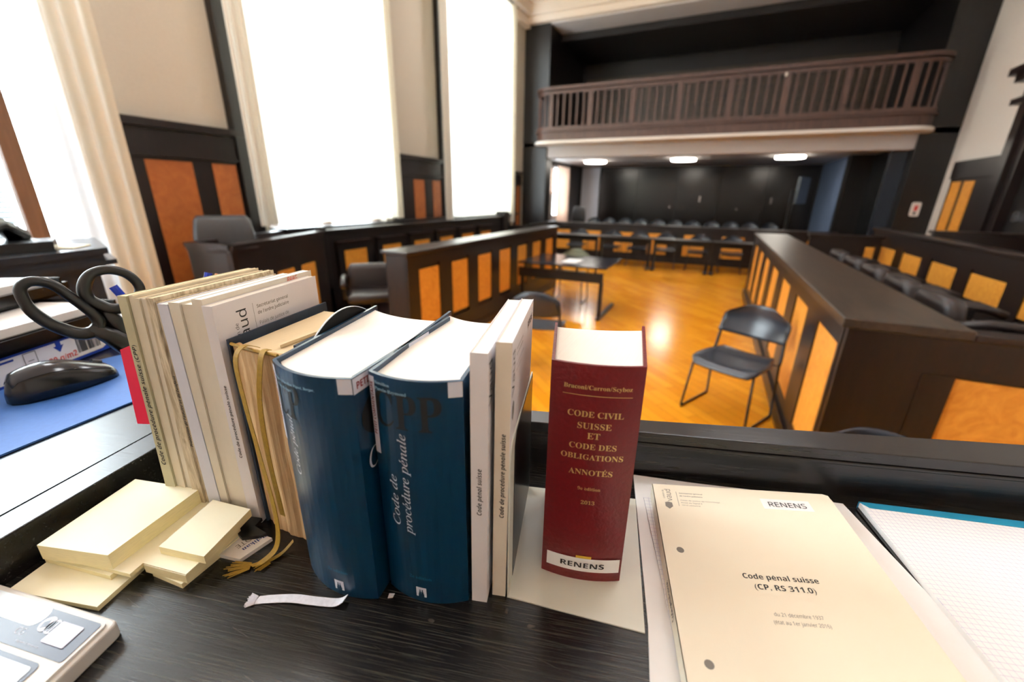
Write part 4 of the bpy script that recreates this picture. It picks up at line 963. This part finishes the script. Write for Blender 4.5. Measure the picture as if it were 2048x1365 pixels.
# ------------------------------------------------------------------ papers at the right
def sheet(name, label, cat, quad, z0, z1, mat, wav=.0):
    o = thing(name, label, cat, Wp(sum(p[0] for p in quad)/4, sum(p[1] for p in quad)/4, z0)); G().prism(quad, z0, z1, Wp).build('sheets', mat, o); return o
def flat1(name, label, cat, quad, z0, z1, mat, group=None):
    c = (sum(p[0] for p in quad)/4, sum(p[1] for p in quad)/4)
    ob = G().prism([(p[0], p[1]) for p in quad], z0, z1, Wp).build(name, mat, origin=Wp(c[0], c[1], z0)); return tag(ob, label, cat, group)
flat1('paper_stack', 'thin stack of white sheets under the beige law book at right', 'paper', [(.0665, .3530), (.2460, .3440), (.2560, .2), (.262, .07), (.044, .07), (.0585, .2)], 0, .0018, 'paper')
flat1('paper_sheet', 'white sheet lying askew on top of the white sheet stack', 'paper', [(.0960, .3500), (.2380, .3480), (.2490, .1000), (.080, .1000)], .0018, .0022, 'paper')
ob = flat1('squared_sheets', 'squared paper sheets sticking out left of the beige law book', 'paper', [(.0715, .3195), (.205, .325), (.2, .12), (.0735, .12)], .0022, .0036, 'grid')
ob.rotation_euler = (0, 0, 0)
lb = thing('law_book', 'large beige softcover law book with two punched holes lying on the papers', 'book', Wp(.148, .23, .0036))
z0, z1 = .0036, .0150
q = [(.0780, .3245), (.222, .3360), (.226, .3345), (.2160, .128), (.0690, .116)]
def inset(q, d):
    c = Vector((sum(p[0] for p in q)/len(q), sum(p[1] for p in q)/len(q))); return [tuple(c+(Vector(p)-c)*(1-d)) for p in q]
cov = G().prism(q, z1-.0004, z1, Wp).prism(q, z0, z0+.0004, Wp).prism([(.0780, .3245), (.0785, .3243), (.0695, .116), (.0690, .116)], z0, z1, Wp).build('cover', 'cream', lb)
pgs = G().prism(inset(q, .006), z0+.0004, z1-.0004, Wp).build('page_block', 'pages', lb)
TV = Vector((.0780-.0690, .3245-.116)).normalized(); TU = Vector((.145, .0115)).normalized()
O_ = Vector((.0780, .3245))
def fl(du, dv, e=.0001): return lambda x, y: Wp(*(O_+TU*(du+x/S)+TV*(dv+y/S)), z1+e)
G().prism([(0, 0), (.0395, .0), (.0395, .0125), (0, .0125)], 0, .0001, lambda x, y, z: Wp(*(O_+TU*(.0885+x)+TV*(-.0235+y)), z1+z)).build('name_label', 'paper', lb)
text('label_text', 'RENENS', 'sans', 'ink', lb, fl(.0935, -.0205, .0003), length=.0300*S, height=.0055*S)
text('cover_title', 'Code pénal suisse', 'bold', 'ink', lb, fl(.0745, -.0945), length=.0490*S, align='c', height=.0040*S)
text('cover_title', '(CP, RS 311.0)', 'bold', 'ink', lb, fl(.0745, -.1025), length=.0385*S, align='c', height=.0040*S)
text('cover_date', 'du 21 décembre 1937', 'sans', 'inkgrey', lb, fl(.0750, -.1210), length=.0290*S, align='c', height=.0024*S)
text('cover_date', '(état au 1er janvier 2016)', 'sans', 'inkgrey', lb, fl(.0750, -.1262), length=.0330*S, align='c', height=.0024*S)
text('letterhead', 'Secrétariat général', 'bold', 'inkgrey', lb, fl(.0215, -.0115), length=.0195*S, height=.0014*S)
text('letterhead', "de l'ordre judiciaire", 'bold', 'inkgrey', lb, fl(.0215, -.0150), length=.0190*S, height=.0014*S)
text('letterhead', "Palais de justice de l'Hermitage", 'sans', 'inkgrey', lb, fl(.0215, -.0205), length=.0320*S, height=.0014*S)
text('letterhead', 'Route du Signal 8', 'sans', 'inkgrey', lb, fl(.0215, -.0235), length=.0170*S, height=.0014*S)
text('letterhead', '1014 Lausanne', 'sans', 'inkgrey', lb, fl(.0215, -.0265), length=.0150*S, height=.0014*S)
text('letterhead', 'vaud', 'sans', 'inkgrey', lb, lambda x, y: Wp(*(O_+TU*(.0145-y/S)+TV*(-.0215+x/S)), z1+.0001), length=.0150*S)
text('letterhead', 'canton de', 'sans', 'inkgrey', lb, lambda x, y: Wp(*(O_+TU*(.0088-y/S)+TV*(-.0185+x/S)), z1+.0001), length=.0110*S)
G().prism([(0, 0), (.003, .003), (.0028, .0075), (0, .0085), (-.0028, .0075), (-.003, .003)], 0, .0001, lambda x, y, z: Wp(*(O_+TU*(.0110+x)+TV*(-.0310+y)), z1+z)).build('shield_mark', 'inkgrey', lb)
G().prism([(0, 0), (.0003, 0), (.0003, .018), (0, .018)], 0, .0001, lambda x, y, z: Wp(*(O_+TU*(.0190+x)+TV*(-.0270+y)), z1+z)).build('letterhead_rule', 'inkgrey', lb)
for (hu, hv) in ((.0868, .2515), (.0853, .1720)):
    h = G().prism([(hu+.0026*cos(2*pi*k/20), hv+.0026*sin(2*pi*k/20)) for k in range(20)], -.0001, .00012, lambda x, y, z: Wp(x, y, z1+z)).build('punch_hole', 'inkgrey', lb)
spf = lambda x, y: Wp(*(Vector((.0690, .116))+TV*(x/S)-Vector((TV.y, -TV.x))*.0002), z1-.003-y/S)
P_ = Vector((.0690, .116)); 
text('spine_title', 'Code pénal suisse', 'bold', 'ink', lb, lambda x, y: Wp(*(P_+TV*(.083+x/S)+Vector((-TV.y, TV.x))*.0003), z0+.0088-(y/S)), length=.0275*S, height=.0050*S)

pad = thing('squared_pad', 'squared writing pad with a turquoise top band at the far right', 'notepad', Wp(.36, .25, 0))
q = [(.2575, .3425), (.52, .3375), (.515, .05), (.2400, .05)]
G().prism(q, 0, .0055, Wp).build('sheets', 'paper', pad); G().prism(q, .0055, .0058, Wp).build('top_sheet', 'grid', pad)
G().prism([(.2572, .3430), (.5202, .3380), (.5200, .3275), (.262, .3365)], .0058, .0062, Wp).prism([(.2572, .3430), (.5202, .3380), (.5202, .3385), (.2572, .3435)], 0, .0062, Wp).build('binding_band', 'padblue', pad)
flat1('pad_shadow', 'thin black strip drawn as the shadow line left of the squared pad', 'shadow strip', [(.2545, .3400), (.2575, .3425), (.2420, .05), (.2385, .05)], 0, .0012, 'black')  # black strip drawn as the shadow between sheets and pad

# ------------------------------------------------------------------ yellow note pads, eraser, calculator
def notepad(label, q, z0, z1, layers=1):
    c = (sum(p[0] for p in q)/4, sum(p[1] for p in q)/4); o = thing('note_pad', label, 'notepad', Wp(c[0], c[1], z0), 'pale yellow note pads by the calculator')
    G().prism(q, z0, z1-.0003, Wp).build('sheets', 'notes', o); G().prism(q, z1-.0003, z1, Wp).build('top_sheet', 'note', o); return o
notepad('lowest and leftmost pale yellow note pad, partly under the calculator', [(-.360, .151), (-.2895, .1510), (-.2930, .2180), (-.3640, .2150)], 0, .0035)
notepad('thin pale yellow note pad fanned out below the top pad', [(-.3620, .1735), (-.3010, .1690), (-.2960, .2370), (-.3560, .2400)], .0036, .0075)
notepad('thin pale yellow note pad fanned out to the right below the top pad', [(-.3480, .1745), (-.2850, .1700), (-.2852, .2420), (-.3430, .2440)], .0076, .0110)
notepad('topmost large pale yellow note pad in the pile', [(-.3559, .1700), (-.2996, .1712), (-.2964, .2395), (-.3599, .2412)], .0111, .0235)
notepad('bottom small pale yellow note pad right of the large pads', [(-.2800, .1790), (-.2512, .1740), (-.2440, .2190), (-.2790, .2260)], 0, .0040)
notepad('middle small pale yellow note pad right of the large pads', [(-.2845, .1785), (-.2470, .1755), (-.2450, .2200), (-.2840, .2240)], .0112, .0118)
notepad('top small pale yellow note pad beside the standing brochures', [(-.2790, .1872), (-.2408, .1851), (-.2434, .2312), (-.2810, .2355)], .0119, .0185)
notepad('small pale yellow note pad just under the top small one', [(-.2835, .1780), (-.2475, .1752), (-.2460, .2210), (-.2820, .2230)], .0041, .0108)

er = thing('eraser', 'eraser in a white paper sleeve with blue lettering beside the note pads', 'eraser', Wp(-.238, .212, 0))
G().prism([(-.2530, .2012), (-.2290, .1995), (-.2200, .2215), (-.2400, .2250)], 0, .0030, Wp).build('sleeve', 'paper', er)
E1 = Vector((-.2200+.2290, .2215-.1995)).normalized()
text('sleeve_text', 'Pelikan', 'serif', 'inkblue', er, lambda x, y: Wp(-.2225-E1.x*x/S+E1.y*y/S-.0060*E1.y, .2200-E1.y*x/S-E1.x*y/S+.004, .0032), length=.0175*S)
text('sleeve_text', 'NOTE', 'sans', 'inkgrey', er, lambda x, y: Wp(-.2300-E1.x*x/S+E1.y*y/S-.0060*E1.y, .2190-E1.y*x/S-E1.x*y/S+.004, .0032), length=.0150*S)
G().prism([(-.2365+.0018*cos(k*pi/8), .2195+.0018*sin(k*pi/8)) for k in range(16)], .0030, .0032, Wp).build('round_mark', 'inkblue', er)
flat1('felt_flap', 'flat black felt piece tucked between the eraser and the books', 'felt', [(-.2580, .2360), (-.2395, .2360), (-.2390, .2275), (-.2250, .2225), (-.2300, .2185), (-.2400, .2150), (-.2560, .2230)], .0033, .0060, 'softblack')

ca = thing('calculator', 'grey-white solar calculator cut off by the lower left corner', 'calculator', Wp(-.31, .09, 0))
RO = Vector((-.2592, .1418)); EX = Vector((-.9968, .078)); EY = Vector((.045, -.999))
cf = lambda x, y, z: Wp(*(RO+EX*x+EY*y), z)
G().prism(rrect(0, .135, 0, .125, .004), 0, .0105, cf).build('casing', 'calc', ca, bevel=.0015)
G().prism(rrect(.0035, .132, .0035, .122, .003), .0105, .0120, cf).build('bezel', 'calc', ca)
G().prism(rrect(.0055, .130, .0050, .0270, .002), .0120, .0123, cf).build('dark_face', 'calcdark', ca)
G().prism(rrect(.043, .132, .0040, .0165, .006), .0123, .0124, cf).build('pale_face', 'calclight', ca)
G().prism(rrect(.0130, .0300, .0095, .0215, .001), .0124, .0128, cf).build('solar_cell', 'lcd', ca)
G().prism(rrect(.0150, .1300, .0300, .0620, .003), .0120, .0124, cf).build('display_frame', 'calcdark', ca)
G().prism(rrect(.0175, .1275, .0325, .0600, .002), .0124, .0127, cf).build('display', 'calclight', ca)
kg = 0
for r in range(3):
    for c in range(6): G().prism(rrect(.014+c*.0195, .0285+c*.0195, .072+r*.016, .083+r*.016, .002), .0120, .0155, cf).build('key', 'calcdark', ca)
tx = lambda X_, Y_: (lambda x, y: cf(X_-x/S, Y_-y/S, .01245))
text('face_text', 'CG', 'sans', 'bluewhite', ca, tx(.0515, .0215), length=.0062*S)
text('face_text', 'Recycled Material', 'serif', 'bluewhite', ca, tx(.0445, .0245), length=.0170*S, height=.0010)
g = G(); g.prism([(.0375+.0045*cos(k*pi/12), .0130+.0045*sin(k*pi/12)) for k in range(24)], .0124, .0126, cf); g.prism([(.0325+.0038*cos(k*pi/12), .0135+.0042*sin(k*pi/12)) for k in range(24)], .0124, .0126, cf); g.build('globe_mark', 'bluewhite', ca)
g = G(); g.prism([(.0395, .0160), (.0405, .0125), (.0380, .0105), (.0360, .0140)], .0126, .0127, cf)
for k in range(3): g.prism([(.0350-.0018*k, .0105), (.0341-.0018*k, .0105), (.0341-.0018*k, .0165), (.0350-.0018*k, .0165)], .0126, .0127, cf)
g.build('globe_lines', 'calcdark', ca)

# ------------------------------------------------------------------ things on the left side desk (world metres)
ZS = DZ+S*.032+.0002
flat = lambda q, z0, z1: G().prism(q, z0, z1)
tag(flat([(-.615, .02), (-.655, .26), (-.86, .33), (-.90, .02)], ZS, ZS+.002).build('mouse_mat', 'matblue'), 'blue mouse mat on the side desk under the black mouse', 'mouse mat')
mo = thing('computer_mouse', 'glossy dark grey and black computer mouse on the blue mat', 'mouse', (-.777, .212, ZS+.002))
def mouse_ring(t, zk):
    y = -.056+.112*t; w = .031*(sin(pi*min(1, t*.93+.06)))**.35; return y, w
def mshell(z0f, z1f, wf0, wf1):
    # cross sections from the button end to the rounded palm end
    rings = []
    for i in range(17):
        t = i/16; y = -.056+.112*t; w = .030*max(.02, sin(pi*(t*.96+.02)))**.32; h = (.006+.031*max(0, sin(pi*min(1, .18+t*.80)))**.9)*(1 if t > .03 else .7)
        ring = []
        for k in range(13):
            a = pi*k/12; x = w*cos(a)*(wf0+(wf1-wf0)*sin(a)); z = h*(z0f+(z1f-z0f)*sin(a)); ring.append((x, y, z))
        rings.append(ring)
    return rings
ang = radians(3); ms = lambda p: (-.777+p[0]*cos(ang)-(-p[1])*sin(ang)*1, .212-p[0]*sin(ang)*0+(-p[1])*-1*cos(ang), ZS+.0022+p[2])
ms = lambda p: (-.777+p[0]*cos(ang)-p[1]*sin(ang), .212+p[0]*sin(ang)+p[1]*cos(ang), ZS+.0022+p[2])
def shell(rings, name, mat):
    g = G(); rr2 = [[ms(p) for p in r] for r in rings]; n = len(rr2[0]); g.loft(rr2); return g.build(name, mat, mo, smooth=True)
# rounded rear (towards the viewer) is the high end
def mring(t, e=0, a0=0, a1=pi, n=16):
    y = .054-.108*t; w = .0295*max(.05, sin(pi*(.12+t*.84)))**.4; h = .016+.027*max(0, sin(pi*(.02+t*.72)))**1.3
    if t > .9: h *= 1-((t-.9)/.1)**2*.55; w *= 1-((t-.9)/.1)**2*.45
    if t < .06: h *= .75+.25*t/.06; w *= .8+.2*t/.06
    return [((w+e)*(cos(a0+(a1-a0)*k/n)), y, (h+e)*abs(sin(a0+(a1-a0)*k/n))**.75) for k in range(n+1)]
shell([mring(i/20) for i in range(21)], 'body', 'black')
g = G()
for i in range(20): g.strip([ms(p) for p in mring(.02+.94*i/20, .0009, .24*pi, .76*pi)], [ms(p) for p in mring(.02+.94*(i+1)/20, .0009, .24*pi, .76*pi)])
g.build('top_shell', 'mousetop', mo, smooth=True)
G().tube([ms((0, .034, .026)), ms((0, .044, .021))], .0045, 10).build('scroll_wheel', 'steel', mo)

rdir = Vector((-.462, .887)); rn = Vector((-.887, -.462)); rp = Vector((-.932, .340))
rf = lambda x, y, z: tuple(Vector((*(rp-rdir*x+rn*y), ZS+z)))
rm = thing('paper_ream', 'blue and white ream of printing paper under the black letter tray', 'paper ream', rf(.15, .105, 0))
G().prism([(0, 0), (.297, 0), (.297, .21), (0, .21)], 0, .044, rf).build('wrapper', 'reamblue', rm, bevel=.002)
side = lambda x, y: rf(.297-x-.0, -.0004, y)
def spoly(g, P): return g.add([rf(x, -.0004, z) for x, z in P], [tuple(range(len(P)))])
spoly(G(), [(.024, .010), (.020, .036), (.030, .0395), (.297, .0395), (.297, .006), (.034, .006)]).build('white_panel', 'paper', rm)
g = G()
for k in range(22):
    w = random.choice((.0005, .0009, .0013)); x = .036+k*.0018; g.add([rf(x, -.0008, .012), rf(x+w, -.0008, .012), rf(x+w, -.0008, .036), rf(x, -.0008, .036)], [(0, 1, 2, 3)])
g.build('bar_code', 'ink', rm)
g = G(); g.add([rf(x, -.0008, z) for x, z in ((.098, .049), (.106, .049), (.106, .034), (.110, .034), (.102, .024), (.094, .034), (.098, .034))], [(0, 1, 2, 3, 4, 5, 6)]); g.build('blue_arrow', 'reamblue', rm)
text('weight_text', '80 g/m2', 'bold', 'inkred', rm, lambda x, y: rf(.122-x, -.0009, .010+y), length=.044, height=.009)
g = G()
for a, b, c, d in ((.135, .153, .012, .013), (.135, .153, .038, .039), (.135, .136, .012, .039), (.152, .153, .012, .039), (.140, .148, .020, .021), (.140, .148, .026, .027)):
    g.add([rf(a, -.0008, c), rf(b, -.0008, c), rf(b, -.0008, d), rf(a, -.0008, d)], [(0, 1, 2, 3)])
g.build('box_mark', 'inkgrey', rm)
g = G(); g.add([rf(a, -.0008, z) for a, z in ((.165, .034), (.205, .034), (.205, .037), (.165, .037))], [(0, 1, 2, 3)]); g.build('blue_line', 'inkblue', rm)

def letter_tray(label, p, d, n, L, D, z0, z1, paper, plabel):
    o = thing('letter_tray', label, 'tray', (p.x+(-d.x*L+n.x*D)/2, p.y+(-d.y*L+n.y*D)/2, z0))
    f = lambda x, y, z: tuple(Vector((*(p-d*x+n*y), z)))
    g = G(); g.prism(rrect(0, L, 0, D, .012), z0, z0+.004, f)
    for a, b, c, e in ((0, L, 0, .004), (0, L, D-.004, D), (0, .004, 0, D), (L-.004, L, 0, D)): g.prism([(a, c), (b, c), (b, e), (a, e)], z0, z1-(.012 if c == 0 and e < .01 else 0), f)
    g.prism([(-.004, -.006), (L+.004, -.006), (L+.004, .004), (-.004, .004)], z0+.010, z0+.022, f)
    g.build('body', 'black', o)
    c = ((L)/2, D/2); pr = [(.014, .008), (L-.02, .012), (L-.02, D-.02), (.02, D-.03)]
    ob = G().prism(pr, z0+.0045, paper, f).build('paper_stack', 'paper'); tag(ob, plabel, 'paper')
    return o
letter_tray('lower black letter tray on top of the paper ream', Vector((-.932, .352)), rdir, rn, .36, .30, ZS+.0445, ZS+.080, ZS+.078, 'white papers heaped in the lower black letter tray')
letter_tray('upper black letter tray set back above the lower one', Vector((-1.050, .330)), Vector((-.58, .814)).normalized(), Vector((-.814, -.58)).normalized(), .30, .23, ZS+.0815, ZS+.112, ZS+.114, 'white papers in the upper black letter tray')
tag(flat([(-.98, .36), (-1.02, .46), (-1.16, .42), (-1.12, .30)], ZS, ZS+.012).build('paper_pile', 'paper'), 'pile of white papers on the side desk behind the trays', 'paper')

sc = thing('side_cabinet', 'dark cabinet with a moulded top edge behind the letter trays at far left', 'cabinet', (-1.65, .3, 0))
q0 = [(-1.493, .581), (-1.838, .691), (-1.75, -.35), (-1.20, -.25)]
def cq(d): c = Vector((-1.57, .17)); return [tuple(Vector(p)+(Vector(p)-c).normalized()*d) for p in q0]
g = G(); g.prism(cq(-.03), 0, 1.44).prism(cq(-.015), 1.44, 1.455).prism(cq(.012), 1.455, 1.468).prism(cq(-.012), 1.468, 1.484).prism(cq(0), 1.484, 1.5); g.build('body', 'plastic', sc)
ph = thing('telephone', 'black telephone handset on the dark cabinet at the left edge', 'telephone', (-1.60, .40, 1.5))
g = G(); g.tube([(-1.50, .33, 1.525), (-1.53, .37, 1.56), (-1.58, .42, 1.565), (-1.62, .46, 1.53)], [.022, .018, .018, .024], 10).build('handset', 'black', ph, smooth=True)
G().prism([(-1.68, .33), (-1.60, .52), (-1.50, .48), (-1.48, .27)], 1.5, 1.525).build('base', 'black', ph)
tag(flat([(-1.66, .53), (-1.58, .58), (-1.52, .52), (-1.56, .47)], 1.5003, 1.503).build('paper_slip', 'note'), 'pale green-yellow slip of paper beside the telephone', 'paper')

# scissors and pens in a pen cup hidden behind the standing brochures
cup = thing('pen_cup', 'black pen cup behind the left end of the standing brochures', 'cup', (-.578, .270, ZS))
G().lathe((-.578, .270, ZS), [(.034, 0), (.037, .002), (.037, .085), (.034, .085), (.034, .004), (0.0005, .004)], 24).build('cup', 'softblack', cup)
si = thing('scissors', 'large black-handled scissors leaning out of the pen cup at left', 'scissors', (-.570, .262, ZS+.006))
LP = [(-.5826, .1536, 1.5603), (-.5809, .1583, 1.5653), (-.5789, .1639, 1.566), (-.5766, .1701, 1.5637), (-.5747, .1754, 1.559), (-.5723, .1818, 1.5484), (-.57, .1881, 1.5375), (-.568, .1938, 1.5268), (-.5673, .1955, 1.5167), (-.5693, .1901, 1.5097), (-.5724, .1815, 1.509), (-.5759, .172, 1.515), (-.5792, .1628, 1.5248), (-.5819, .1555, 1.538), (-.5828, .1531, 1.5507)]
RP = [(-.5729, .1948, 1.5545), (-.5712, .1996, 1.5647), (-.5686, .2066, 1.5697), (-.565, .2164, 1.5704), (-.5615, .2262, 1.5658), (-.5593, .2323, 1.5572), (-.5586, .2343, 1.547), (-.5604, .2292, 1.5372), (-.5641, .2192, 1.53), (-.5678, .2089, 1.5297), (-.5706, .2013, 1.5349), (-.5729, .1948, 1.5425)]
def smooth_loop(P, n=4):
    P = [Vector(p) for p in P]; N = len(P); out = []
    for i in range(N):
        p0, p1, p2, p3 = P[i-1], P[i], P[(i+1) % N], P[(i+2) % N]
        for k in range(n):
            t = k/n; out.append(.5*((2*p1)+(-p0+p2)*t+(2*p0-5*p1+4*p2-p3)*t*t+(-p0+3*p1-3*p2+p3)*t**3))
    return out
def handle(P, wide, name):
    L = smooth_loop(P); n = len(L); rs = [.0042+.0016*max(0, cos(2*pi*(i/n-wide)))+.0006 for i in range(n)]
    return G().tube(L, rs, 10, closed=True).build(name, 'softblack', si, smooth=True)
handle(LP, .66, 'handle_loop'); handle(RP, .9, 'handle_loop')
G().tube([(-.5700, .1880, 1.5150), (-.5654, .2008, 1.5021), (-.5630, .2088, 1.4905), (-.5640, .2250, 1.468), (-.570, .245, 1.452)], [.006, .0095, .0105, .009, .006], 10).build('handle_shank', 'softblack', si, smooth=True)
G().tube([(-.5718, .2037, 1.5300), (-.5703, .2079, 1.5174), (-.5690, .2138, 1.5001), (-.570, .2275, 1.474), (-.574, .248, 1.452)], [.006, .0085, .009, .008, .006], 10).build('handle_shank', 'softblack', si, smooth=True)
g = G()
for dx in (-.0015, .0015): g.add([(-.573+dx, .240, 1.455), (-.573+dx, .252, 1.462), (-.580+dx, .288, ZS+.012), (-.571+dx, .238, 1.455), (-.571+dx, .250, 1.462), (-.578+dx, .288, ZS+.012)], [(0, 1, 2), (3, 5, 4), (0, 3, 4, 1), (1, 4, 5, 2), (2, 5, 3, 0)])
g.build('blades', 'chrome', si)
def pen(label, a, b, mat, r=.0042):
    a = Vector(a); b = Vector(b); d = (b-a).normalized(); o = thing('pen', label, 'pen', tuple(a))
    G().tube([a, a+d*.012, b-d*.03], [.001, r, r], 10).build('barrel', 'paper' if mat == 'penblue' else mat, o, smooth=True)
    G().tube([b-d*.03, b], r*1.05, 8).build('end_cap', mat, o, smooth=False)
    s = d.cross(Vector((0, 0, 1))).normalized()*r*1.4
    G().tube([b-d*.002+s, b-d*.035+s], .0012, 5).build('clip', mat, o); return o
pen('blue-capped pen poking up between the scissors and the brochures', (-.572, .286, ZS+.008), (-.6183, .2350, 1.5440), 'penblue')
pen('blue pen end sticking up behind the standing brochures', (-.585, .262, ZS+.008), (-.5795, .3189, 1.5505), 'penblue')
pen('orange pencil end sticking up behind the standing brochures', (-.590, .268, ZS+.008), (-.5750, .3286, 1.5472), 'orange')
